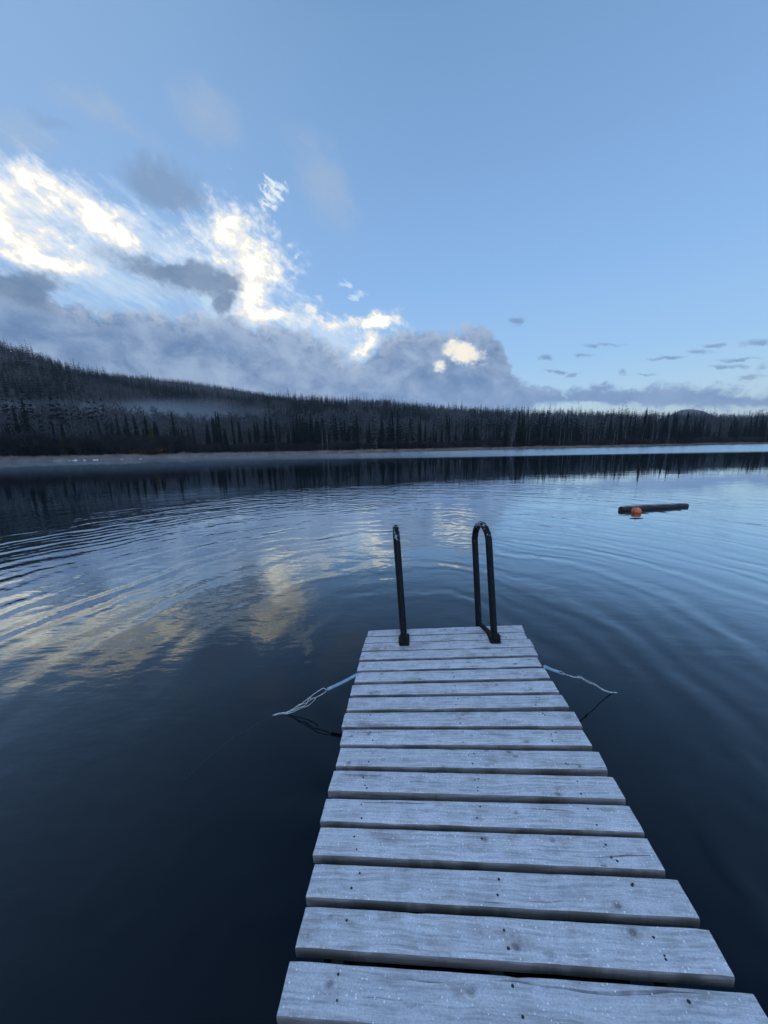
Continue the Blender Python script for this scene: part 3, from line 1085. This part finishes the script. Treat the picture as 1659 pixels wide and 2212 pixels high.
for ia in range(na - 1):
    Tg.append((cidx, (ia + 1) * nr, ia * nr))
    for k in range(nr - 1):
        p0 = ia * nr + k; p1 = (ia + 1) * nr + k
        Tg.append((p0, p1, p1 + 1)); Tg.append((p0, p1 + 1, p0 + 1))
ground = link('ground', np_mesh('ground', Vg, Tg, [M_ground], smooth=True))
tag(ground, 'forest floor and lake bed rising into wooded hills', None, kind='structure')

# water sheet
seg = 160
Vw = [(0, 0, 0)] + [(math.sin(a) * (shore_r(a) + 1.5), math.cos(a) * (shore_r(a) + 1.5), 0.0) for a in np.linspace(-math.pi, math.pi, seg, endpoint=False)]
Tw = [(0, 1 + (i + 1) % seg, 1 + i) for i in range(seg)]
water = link('water', np_mesh('water', Vw, Tw, [M_water]))
tag(water, 'dark still lake with ring ripples spreading from the dock', None, kind='structure')

# distant hill on the right
hill_c = azel(1487, 955)
hr = 3600.0
ha_, he = azel(1487, 885)
Vh, Th = [], []
n1_, n2_ = 60, 24
for i in range(n1_):
    u = i / (n1_ - 1) * 2 - 1
    for j in range(n2_):
        v = j / (n2_ - 1)
        a = ha_ + u * 0.16
        zz = hr * math.tan(he) * (0.62 * math.exp(-(u / 0.42) ** 2) + 0.38 * math.exp(-((u + 0.0) / 0.8) ** 2)) * math.sin(math.pi * v) ** 0.8
        zz += 6 * mnoise.noise(Vector((i * 0.35, j * 0.5, 0))) * math.sin(math.pi * v)
        rr = hr - 600 + 1200 * v
        Vh.append((math.sin(a) * rr, math.cos(a) * rr, zz + 2))
for i in range(n1_ - 1):
    for j in range(n2_ - 1):
        p0 = i * n2_ + j
        Th.append((p0, p0 + n2_, p0 + n2_ + 1)); Th.append((p0, p0 + n2_ + 1, p0 + 1))
hill = link('distant_hill', np_mesh('distant_hill', Vh, Th, [M_needle_far], smooth=True))
tag(hill, 'far wooded hill fading into blue air beyond the right shore', None, kind='structure')


# ------------------------------------------------------------------ tree prototypes (numpy triangles)
class TB:
    def __init__(s): s.v, s.t = [], []

    def tri(s, a, b, c_):
        n = len(s.v)
        s.v += [a, b, c_]
        s.t.append((n, n + 1, n + 2))

    def arr(s): return np.array(s.v, dtype=np.float32), np.array(s.t, dtype=np.int32)


def spruce_crown(seed, h, Rm, whorls, per, shape=0.85, z0=0.12, ragged=0.3):
    rs = random.Random(seed)
    t = TB()
    for w in range(whorls):
        f = (w + rs.random() * 0.5) / whorls
        z = h * (z0 + (1 - z0) * f)
        rad = Rm * (1 - f) ** shape * rs.uniform(1 - ragged, 1.05) + 0.08
        if f < 0.15: rad *= 0.6 + f * 2.6
        n = max(4, int(per * (0.5 + 0.5 * (1 - f))))
        a0 = rs.random() * 6.28
        for k in range(n):
            an = a0 + 6.283 * k / n + rs.uniform(-0.3, 0.3)
            L_ = rad * rs.uniform(0.65, 1.15)
            dxx, dyy = math.cos(an), math.sin(an)
            droop = L_ * rs.uniform(0.25, 0.5)
            tip = (dxx * L_, dyy * L_, z - droop)
            wd = L_ * 0.26 + 0.05
            m1 = (dxx * L_ * 0.55 - dyy * wd, dyy * L_ * 0.55 + dxx * wd, z - droop * 0.55 - 0.12)
            m2 = (dxx * L_ * 0.55 + dyy * wd, dyy * L_ * 0.55 - dxx * wd, z - droop * 0.55 - 0.12)
            root = (0, 0, z + 0.12 * h / 14)
            mid = (dxx * L_ * 0.6, dyy * L_ * 0.6, z - droop * 0.35)
            t.tri(root, m1, mid); t.tri(root, mid, m2)
            t.tri(mid, m1, tip); t.tri(mid, tip, m2)
            # hanging sprays
            hx = rs.uniform(0.4, 0.9)
            t.tri((dxx * L_ * hx - dyy * 0.14, dyy * L_ * hx + dxx * 0.14, z - droop * hx), (dxx * L_ * hx + dyy * 0.14, dyy * L_ * hx - dxx * 0.14, z - droop * hx),
                  (dxx * L_ * hx, dyy * L_ * hx, z - droop * hx - rs.uniform(0.25, 0.5)))
    t.tri((0.07, 0, h * 0.93), (-0.07, 0.05, h * 0.93), (0, 0, h * 1.03))
    t.tri((0, 0.07, h * 0.93), (0, -0.07, h * 0.93), (0, 0, h * 1.03))
    return t.arr()


def trunk(h, r0, seg=7, bend=0.0, seed=0, n=6):
    rs = random.Random(seed)
    V, T = [], []
    bx, by = rs.uniform(-bend, bend), rs.uniform(-bend, bend)
    for i in range(n + 1):
        f = i / n
        rr = r0 * (1 - f) ** 0.8 + 0.015
        ox = bx * math.sin(f * 2.2) * h; oy = by * math.sin(f * 2.0) * h
        for k in range(seg):
            an = 6.283 * k / seg
            V.append((ox + math.cos(an) * rr, oy + math.sin(an) * rr, f * h - 0.3))
    for i in range(n):
        for k in range(seg):
            a = i * seg + k; b = i * seg + (k + 1) % seg
            T += [(a, b, b + seg), (a, b + seg, a + seg)]
    return np.array(V, dtype=np.float32), np.array(T, dtype=np.int32), (bx, by)


def bare_crown(seed, h, R, nb, twigs, bend=(0, 0), w=0.05, z0=0.35, tw=0.03):
    rs = random.Random(seed)
    t = TB()
    bx, by = bend

    def sliver(a, b, w0):
        dd = Vector(b) - Vector(a)
        s = dd.cross(Vector((rs.uniform(-1, 1), rs.uniform(-1, 1), rs.uniform(-1, 1)))).normalized() * w0
        t.tri(tuple(Vector(a) - s), tuple(Vector(a) + s), tuple(b))
    for k in range(nb):
        f = z0 + (0.97 - z0) * (k + rs.random()) / nb
        an = rs.random() * 6.283
        L_ = R * (1.15 - f) * rs.uniform(0.8, 1.5)
        rise = L_ * rs.uniform(0.9, 2.0)
        ox, oy = bx * math.sin(f * 2.2) * h, by * math.sin(f * 2.0) * h
        a = Vector((ox, oy, f * h))
        b = Vector((ox + math.cos(an) * L_, oy + math.sin(an) * L_, min(f * h + rise, h * 1.04)))
        sliver(a, b, w)
        for q in range(twigs):
            u = rs.uniform(0.2, 1.0)
            c0 = a.lerp(b, u)
            d = Vector((rs.uniform(-1, 1), rs.uniform(-1, 1), rs.uniform(0.2, 1.6))) * L_ * 0.42
            sliver(c0, c0 + d, tw)
    return t.arr()


def place_in_group(protos, pts, label, cat, group, name):
    """protos: list of (root, parts)"""
    made = []
    for i, (x, y, z, s, rz) in enumerate(pts):
        root, parts = protos[i % len(protos)]
        if not root.get('used'):
            r = root
            root['used'] = 1
        else:
            r = root.copy()
            COL.objects.link(r)
            for q in parts:
                c_ = q.copy()
                COL.objects.link(c_)
                c_.parent = r
        r.location = (x, y, z)
        wv_ = random.uniform(0.95, 1.6) if cat == 'spruce tree' else random.uniform(0.9, 1.15)
        r.scale = (s * wv_, s * wv_, s)
        r.rotation_euler = (random.uniform(-0.03, 0.03), random.uniform(-0.03, 0.03), rz)
        tag(r, label, cat, group)
        made.append(r)
    return made


def make_proto(name, crown, tr, mc, mt, crown_name='crown'):
    root = empty(name, (0, 0, 0))
    parts = []
    if tr is not None:
        parts.append(link('trunk', np_mesh('trunk', tr[0], tr[1], [mt], smooth=True), root))
    parts.append(link(crown_name, np_mesh(crown_name, crown[0], crown[1], [mc]), root))
    return root, parts


spr = []
for i in range(8):
    Rm = [1.35, 1.7, 1.2, 1.5, 1.9, 1.05, 1.4, 1.6][i]
    cr = spruce_crown(40 + i, 14.0, Rm, [34, 36, 34, 38, 36, 34, 30, 36][i], 9, [0.8, 0.9, 0.7, 0.85, 0.95, 0.7, 0.75, 0.85][i], [0.10, 0.06, 0.2, 0.1, 0.05, 0.25, 0.15, 0.08][i])
    spr.append(make_proto('spruce_tree', cr, trunk(13.6, 0.17, 6, 0.0, i), M_needle, M_bark))
brc = []
for i in range(7):
    bend = 0.03
    tk = trunk(13.0, [0.13, 0.1, 0.12, 0.09, 0.14, 0.1, 0.11][i], 6, bend, 60 + i, 8)
    cr = bare_crown(70 + i, 13.0, [1.3, 1.0, 1.5, 1.1, 1.6, 1.2, 1.0][i], 34, 9, tk[2], 0.045, 0.35, 0.028)
    brc.append(make_proto('bare_birch_tree', cr, tk, M_twig, M_pale_bark))


def land_at(a, r, sink=0.1):
    return math.sin(a) * r, math.cos(a) * r, height(a, r) - sink


def tree_at(px, depth_off, s, rz=None):
    """on the bank, at a photo column, depth_off metres behind the waterline"""
    a = math.atan2(ray(px, 970).x, ray(px, 970).y)
    r = shore_r(a) + depth_off
    x, y, z = land_at(a, r)
    return (x, y, z, s, random.uniform(0, 6.28) if rz is None else rz)


# special trees that can be singled out
random.seed(11)
sp = place_in_group([spr[4]], [tree_at(66, 15, 1.07)], 'tallest dark spruce of the clump near the left edge of the shore', 'spruce tree', 'shore spruces', 'spruce_tree')
sp = place_in_group([spr[1]], [tree_at(50, 17, 0.98)], 'dark spruce just left of the tallest one by the left shore', 'spruce tree', 'shore spruces', 'spruce_tree')
for px, s, lab in ((281, 0.86, 'pointed spruce standing clear of the mist, first of three spires in a row'), (302, 0.87, 'pointed spruce rising from the mist, middle of three spires in a row'),
                   (323, 0.85, 'pointed spruce in front of the thickest mist, last of three spires in a row'), (224, 0.78, 'lone spruce tip left of the three misty spires'),
                   (383, 0.98, 'narrow tall spruce spire right of the smoke plume'), (1118, 1.12, 'tall broad spruce towering over mid right shore trees')):
    place_in_group([spr[[3, 0, 6, 1, 5, 4][int(px) % 6]]], [tree_at(px, 18 if px < 1000 else 8, s)], lab, 'spruce tree', 'shore spruces', 'spruce_tree')
place_in_group([spr[0]], [tree_at(1385, 12, 1.28)], 'slim spruce spike above the right shore skyline, left of the distant hill', 'spruce tree', 'shore spruces', 'spruce_tree')
place_in_group([spr[4]], [tree_at(1473, 10, 1.2)], 'dense rounded spruce just left of the distant blue hill', 'spruce tree', 'shore spruces', 'spruce_tree')

# larches turned yellow, one by one
lar_cr = spruce_crown(201, 8.0, 1.5, 24, 10, 0.6, 0.03, 0.4)
lar = make_proto('larch_tree', lar_cr, trunk(7.8, 0.1, 6, 0.0, 3), M_larch, M_bark)
place_in_group([lar], [tree_at(138, 7, 0.72)], 'small olive yellow larch at the left edge of the reeds', 'larch tree', None, 'larch_tree')
place_in_group([lar], [tree_at(265, 8, 0.62)], 'faint brownish larch among grey brush, right of the yellow one', 'larch tree', None, 'larch_tree')
place_in_group([lar], [tree_at(330, 10, 1.1)], 'tall olive brown larch beside two white birch trunks', 'larch tree', None, 'larch_tree')

# rusty bush on the bank
tb = bare_crown(300, 2.1, 2.2, 60, 14, (0, 0), 0.06, 0.0, 0.07)
bush = link('rusty_bush', np_mesh('rusty_bush', tb[0], tb[1], [M_rust]))
x, y, z, s, rz = tree_at(322, 3.0, 1.0)
bush.location = (x, y, z)
bush.scale = (1.7, 1.2, 0.72)
tag(bush, 'low rust brown bush on the reedy left bank', 'bush')


def azpx(px): return math.atan((px - 829.5) / FPX)


# front band of the forest, tree by tree
pts_s, pts_b = [], []
tries = 0
occ = []
while (len(pts_s) < 285 or len(pts_b) < 215) and tries < 20000:
    tries += 1
    u = random.random()
    px = -130 + 1930 * u
    a = azpx(px)
    off = random.uniform(7, 46) if px > 500 else random.uniform(10, 55)
    conif = mnoise.noise(Vector((px / 45.0, off / 18.0, 0))) + (0.35 if px > 1400 else (0.0 if px > 450 else -0.06))
    is_s = random.random() < 0.55 + conif * 0.9
    if px < 200 and random.random() < 0.45: continue
    r = shore_r(a) + off
    x, y, z = land_at(a, r)
    if any((x - q[0]) ** 2 + (y - q[1]) ** 2 < 2.0 for q in occ): continue
    if is_s and len(pts_s) < 285:
        s = (0.78 + 0.35 * mnoise.noise(Vector((px / 28.0, off / 14.0, 8.0))) + random.uniform(-0.2, 0.24)) * (0.78 if px < 450 else 1.0) * (1.14 if px > 1100 else 1.0) * (0.97 if px > 1400 else 1.0)
        pts_s.append((x, y, z, s, random.uniform(0, 6.28)))
        occ.append((x, y))
    elif not is_s and len(pts_b) < 215:
        s = random.uniform(0.65, 0.95) * (0.72 if px < 450 else 1.0) * (1.1 if px > 1100 else 1.0)
        pts_b.append((x, y, z, s, random.uniform(0, 6.28)))
        occ.append((x, y))
place_in_group(spr, pts_s, 'dark narrow spruce in the dense band of forest along the far shore', 'spruce tree', 'shore spruces', 'spruce_tree')
place_in_group(brc, pts_b, 'leafless pale trunked birch among the dark spruces along the far shore', 'birch tree', 'shore birches', 'bare_birch_tree')


# ------------------------------------------------------------------ the rest of the forest as masses
def scatter(protos, P, name, mats, label):
    """protos: list of (V, T, midx); P: rows of x,y,z,s,rot,proto"""
    Vs, Ts, Ms = [], [], []
    base = 0
    P = np.array(P)
    for k, (V, T, mi) in enumerate(protos):
        sel = P[P[:, 5].astype(int) == k]
        if len(sel) == 0: continue
        c_, s_ = np.cos(sel[:, 4]), np.sin(sel[:, 4])
        sc = sel[:, 3]
        wv = sel[:, 6] if sel.shape[1] > 6 else np.ones(len(sel))
        x = (V[None, :, 0] * c_[:, None] - V[None, :, 1] * s_[:, None]) * (sc * wv)[:, None] + sel[:, 0][:, None]
        y = (V[None, :, 0] * s_[:, None] + V[None, :, 1] * c_[:, None]) * (sc * wv)[:, None] + sel[:, 1][:, None]
        z = V[None, :, 2] * sc[:, None] + sel[:, 2][:, None]
        VV = np.stack([x, y, z], -1).reshape(-1, 3)
        TT = (T[None] + (np.arange(len(sel)) * len(V))[:, None, None]).reshape(-1, 3) + base
        base += len(VV)
        Vs.append(VV); Ts.append(TT); Ms.append(np.tile(mi, len(sel)))
    me = np_mesh(name, np.concatenate(Vs), np.concatenate(Ts), mats, np.concatenate(Ms))
    o = link(name, me)
    tag(o, label, None, kind='stuff')
    return o


far_sp = []
for i in range(5):
    V, T = spruce_crown(500 + i, 13.0, [1.5, 1.8, 1.35, 1.6, 2.0][i], 9, 6, 0.85, 0.08, 0.3)
    far_sp.append((V, T, np.zeros(len(T), dtype=np.int32)))
far_bt = []
for i in range(5):
    tk = trunk(11.5, 0.13, 3, 0.03, 600 + i, 3)
    V, T = bare_crown(610 + i, 11.0, [2.9, 2.4, 3.2, 2.7, 3.0][i], 15, 5, tk[2], 0.10, 0.35, 0.085)
    VV = np.concatenate([tk[0], V]); TT = np.concatenate([tk[1], T + len(tk[0])])
    far_bt.append((VV, TT, np.concatenate([np.ones(len(tk[1]), dtype=np.int32), np.zeros(len(T), dtype=np.int32)])))

random.seed(5)
CS, CB = [], []
AZ0, AZ1 = azpx(-420), azpx(2080)


def add_far(a, r, forced=None, smul=1.0):
    x, y, z = math.sin(a) * r, math.cos(a) * r, height(a, r) - 0.3
    sr = shore_r(a)
    el_ = math.atan2(z - CAM_H, r)
    n = mnoise.noise(Vector((x / 60.0, y / 90.0, 1.0))) * 1.3 + mnoise.noise(Vector((x / 18.0, y / 26.0, 5.0))) * 0.5
    t = (r - sr) / (R_NC - sr)
    bias = 0.0
    if t > 0.82: bias = -0.6
    elif t < 0.35: bias = 0.20
    else: bias = -0.12
    if r > R_NC: bias = -0.45
    bare = n + bias > 0.12
    if forced is not None: bare = forced
    s = (random.uniform(0.6, 1.0) + 0.5 * random.random() ** 3) * smul
    s *= 1.0 + 0.4 * mnoise.noise(Vector((x / 30.0, y / 30.0, 12.0)))
    row = (x, y, z, s, random.uniform(0, 6.28), random.randrange(5), random.uniform(0.9, 1.9))
    (CB if bare else CS).append(row)


# belt behind the front trees, then the slope, then the far ridge
def area_sample(r_lo_f, r_hi_f, n):
    k = 0
    while k < n:
        a = random.uniform(AZ0, AZ1)
        sr = shore_r(a)
        lo, hi = r_lo_f(sr), r_hi_f(sr)
        r = math.sqrt(random.uniform(lo * lo, hi * hi))
        add_far(a, r)
        k += 1


area_sample(lambda s: s + 44, lambda s: s + 130, 4200)
area_sample(lambda s: s + 130, lambda s: R_NC * 0.8, 11000)
area_sample(lambda s: R_NC * 0.8, lambda s: R_NC + 12, 4200)
for _ in range(750):
    add_far(random.uniform(AZ0, AZ1), R_NC + random.uniform(-25, 5), False, random.choice((0.7, 0.9, 1.1, 1.45)))
for _ in range(5200):
    a = random.uniform(azpx(-100), azpx(760))
    add_far(a, random.uniform(R_FC - 260, R_FC + 10), False, 0.9)
scatter(far_sp, CS, 'spruce_forest', [M_needle_far], 'dark spruce forest covering the hills behind the shore trees')
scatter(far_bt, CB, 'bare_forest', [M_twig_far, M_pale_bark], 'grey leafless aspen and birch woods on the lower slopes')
# forest cover on the distant hill
HP = []
for _ in range(2500):
    i, j = random.randrange(n1_ - 1), random.randrange(n2_ // 2)
    v = Vh[i * n2_ + j]; w = Vh[(i + 1) * n2_ + j + 1]
    t_ = random.random()
    HP.append((v[0] + (w[0] - v[0]) * t_, v[1] + (w[1] - v[1]) * t_, v[2] + (w[2] - v[2]) * t_ - 1, random.uniform(0.9, 1.5), 0.0, random.randrange(5), 1.3))
far_low = [(V[:], T[::3], m[::3]) for V, T, m in far_sp]
scatter(far_low, HP, 'hilltop_forest', [M_needle_far], 'forest cover on the far blue hill')

# undergrowth brush along the shore
BP = []
br_pro = []
for i in range(4):
    V, T = bare_crown(700 + i, 3.2, 1.6, 26, 7, (0, 0), 0.05, 0.0, 0.035)
    br_pro.append((V, T, np.zeros(len(T), dtype=np.int32)))
for _ in range(1500):
    px = random.uniform(-150, 1800)
    a = azpx(px)
    off = random.uniform(5.5, 22)
    x, y, z = land_at(a, shore_r(a) + off, 0.2)
    tall = (1.5 if px < 420 else 0.95) + 0.4 * mnoise.noise(Vector((px / 60.0, 2, 0)))
    BP.append((x, y, z, tall * random.uniform(0.6, 1.15), random.uniform(0, 6.28), random.randrange(4), 1.0))
scatter(br_pro, BP, 'undergrowth', [M_brush], 'tangled leafless brush under the trees along the shore')

# reeds along the waterline
Vr, Tr = [], []
for _ in range(60000):
    px = random.uniform(-300, 1950)
    a = azpx(px)
    wdt = 4.5 + 2.0 * mnoise.noise(Vector((px / 70.0, 0, 0)))
    off = random.uniform(-0.4, wdt)
    r = shore_r(a) + off
    x, y = math.sin(a) * r, math.cos(a) * r
    z = max(height(a, r), -0.1) - 0.05
    hgt = ((0.62 if px < 450 else 0.62) + 0.45 * mnoise.noise(Vector((px / 22.0, off, 0)))) * random.uniform(0.6, 1.25) * (1.1 if px < 600 else 0.95)
    w = random.uniform(0.03, 0.07) * (1.0 if px < 700 else 1.5)
    ln = random.uniform(-0.25, 0.25)
    ln2 = random.uniform(-0.25, 0.25)
    ca_, sa_ = math.cos(a + random.uniform(-0.7, 0.7)), math.sin(a)
    b = len(Vr)
    Vr += [(x - w * ca_, y + w * sa_, z), (x + w * ca_, y - w * sa_, z), (x + ln, y + ln2, z + hgt)]
    Tr.append((b, b + 1, b + 2))
reeds = link('reeds', np_mesh('reeds', Vr, Tr, [M_reed]))
tag(reeds, 'band of dry tan reeds lining the far waterline', None, kind='stuff')

# white ice lumps at the reed edge
ice_list = [(163, 994.3, 1.0, 0.34, 'widest pair of white ice lumps at the reed edge, left of the next lump'), (183, 993.8, 0.62, 0.26, 'single white ice lump between two wider white lumps by the reeds'),
            (206, 992.8, 1.05, 0.36, 'peaked white ice lump with low tail by the left reeds'), (263, 990.8, 0.6, 0.16, 'small low white ice piece below the brownish larch'),
            (303, 989.2, 0.62, 0.16, 'small white ice piece nearest the rusty bush'), (125, 995.6, 1.6, 0.07, 'long thin streak of white ice left of the lumps'), (150, 994.9, 0.6, 0.10, 'small thin ice piece just left of the widest pair')]
for i, (px, py, wd, hg, lab) in enumerate(ice_list):
    a = math.atan2(ray(px, py).x, ray(px, py).y)
    r = shore_r(a) - 1.0
    c0 = Vector((math.sin(a) * r, math.cos(a) * r, 0))
    bm = bmesh.new()
    bmesh.ops.create_icosphere(bm, subdivisions=3, radius=1.0)
    for v in bm.verts:
        k = 1 + 0.35 * mnoise.noise(v.co * 1.6 + Vector((i * 9, 0, 0))) + 0.12 * mnoise.noise(v.co * 5)
        hump = 0.65 + 0.35 * math.cos(v.co.x * 5.5 + i)
        v.co = Vector((v.co.x * wd / 2 * k, v.co.y * 0.3 * k, v.co.z * hg * k * hump))
    for f in bm.faces: f.smooth = True
    me = bpy.data.meshes.new('ice_chunk')
    bm.to_mesh(me); bm.free()
    me.materials.append(M_ice)
    o = link('ice_chunk', me, None, c0)
    o.rotation_euler = (0, 0, -a)
    tag(o, lab, 'ice', 'white ice along the reeds')


# ------------------------------------------------------------------ air: haze box, mist over the woods and water
def volume_mat(name, density, col=(0.8, 0.87, 1.0), ani=0.0):
    m = bpy.data.materials.new(name)
    m.use_nodes = True
    E.tree = m.node_tree
    E.tree.nodes.clear()
    o = E.tree.nodes.new('ShaderNodeOutputMaterial')
    v = E.tree.nodes.new('ShaderNodeVolumePrincipled')
    v.inputs['Color'].default_value = col + (1,)
    v.inputs['Density'].default_value = density
    v.inputs['Anisotropy'].default_value = ani
    L(E(v.outputs[0]), o.inputs['Volume'])
    return m


HAZE_TOP = max(max(v[2] for v in Vg) + 25, 340)
print('haze top', HAZE_TOP)
M_haze = volume_mat('haze', 0.00011, (0.93, 0.96, 1.0))
mb = MB()
mb.box((0, 0, 200), (9800, 9800, 404.5 + 10))
haze = mb.build('haze', M_haze, None, smooth=False)
for v in haze.data.vertices:
    v.co.z = -4.0 if v.co.z < 0 else HAZE_TOP
tag(haze, 'thin blue air', None, kind='stuff')


def mist(name, c0, rad3, rot, density, label, pw=1.0, seed=0.0):
    """a soft-edged bank of mist: density falls to nothing before the edge of its hull"""
    m = bpy.data.materials.new(name)
    m.use_nodes = True
    E.tree = m.node_tree
    E.tree.nodes.clear()
    o_ = E.tree.nodes.new('ShaderNodeOutputMaterial')
    v_ = E.tree.nodes.new('ShaderNodeVolumePrincipled')
    v_.inputs['Color'].default_value = (0.86, 0.92, 1.0, 1)
    oc_ = coords()
    ox, oy, oz = separate(oc_)
    rr_ = (ox * ox + oy * oy + oz * oz).sqrt()
    nn_ = noise(combine(ox * 1.6, oy * 1.6, oz * 0.8 + seed), 1.6, 4, 0.6)
    d_ = (1.0 - rr_ + (nn_ - 0.5) * 0.9).smooth(0.0, 0.75) * rr_.smooth(1.0, 0.7) * density
    L(d_, v_.inputs['Density'])
    L(E(v_.outputs[0]), o_.inputs['Volume'])
    bm = bmesh.new()
    bmesh.ops.create_icosphere(bm, subdivisions=3, radius=1.0)
    me = bpy.data.meshes.new(name)
    bm.to_mesh(me); bm.free()
    me.materials.append(m)
    o = link(name, me, None, c0)
    o.scale = rad3
    o.rotation_euler = (0, 0, rot)
    tag(o, label, None, kind='stuff')
    return o


def atp(px, Y_, z): return ((px - 829.5) / FPX * Y_, Y_, z)


mist('forest_mist', atp(400, 215, 25), (75, 34, 12), 0.15, 0.011, 'bluish mist lying in the trees behind the left shore', seed=1.0)
mist('hollow_mist', atp(110, 200, 24), (75, 30, 12), 0.2, 0.008, 'pale mist among the trees at the foot of the left hill', seed=5.0)
mist('lake_mist', (-42, 56, 0.2), (75, 34, 1.5), 0.3, 0.0045, 'thin mist drifting over the water before the left shore', seed=9.0)
print('objects', len(bpy.data.objects))
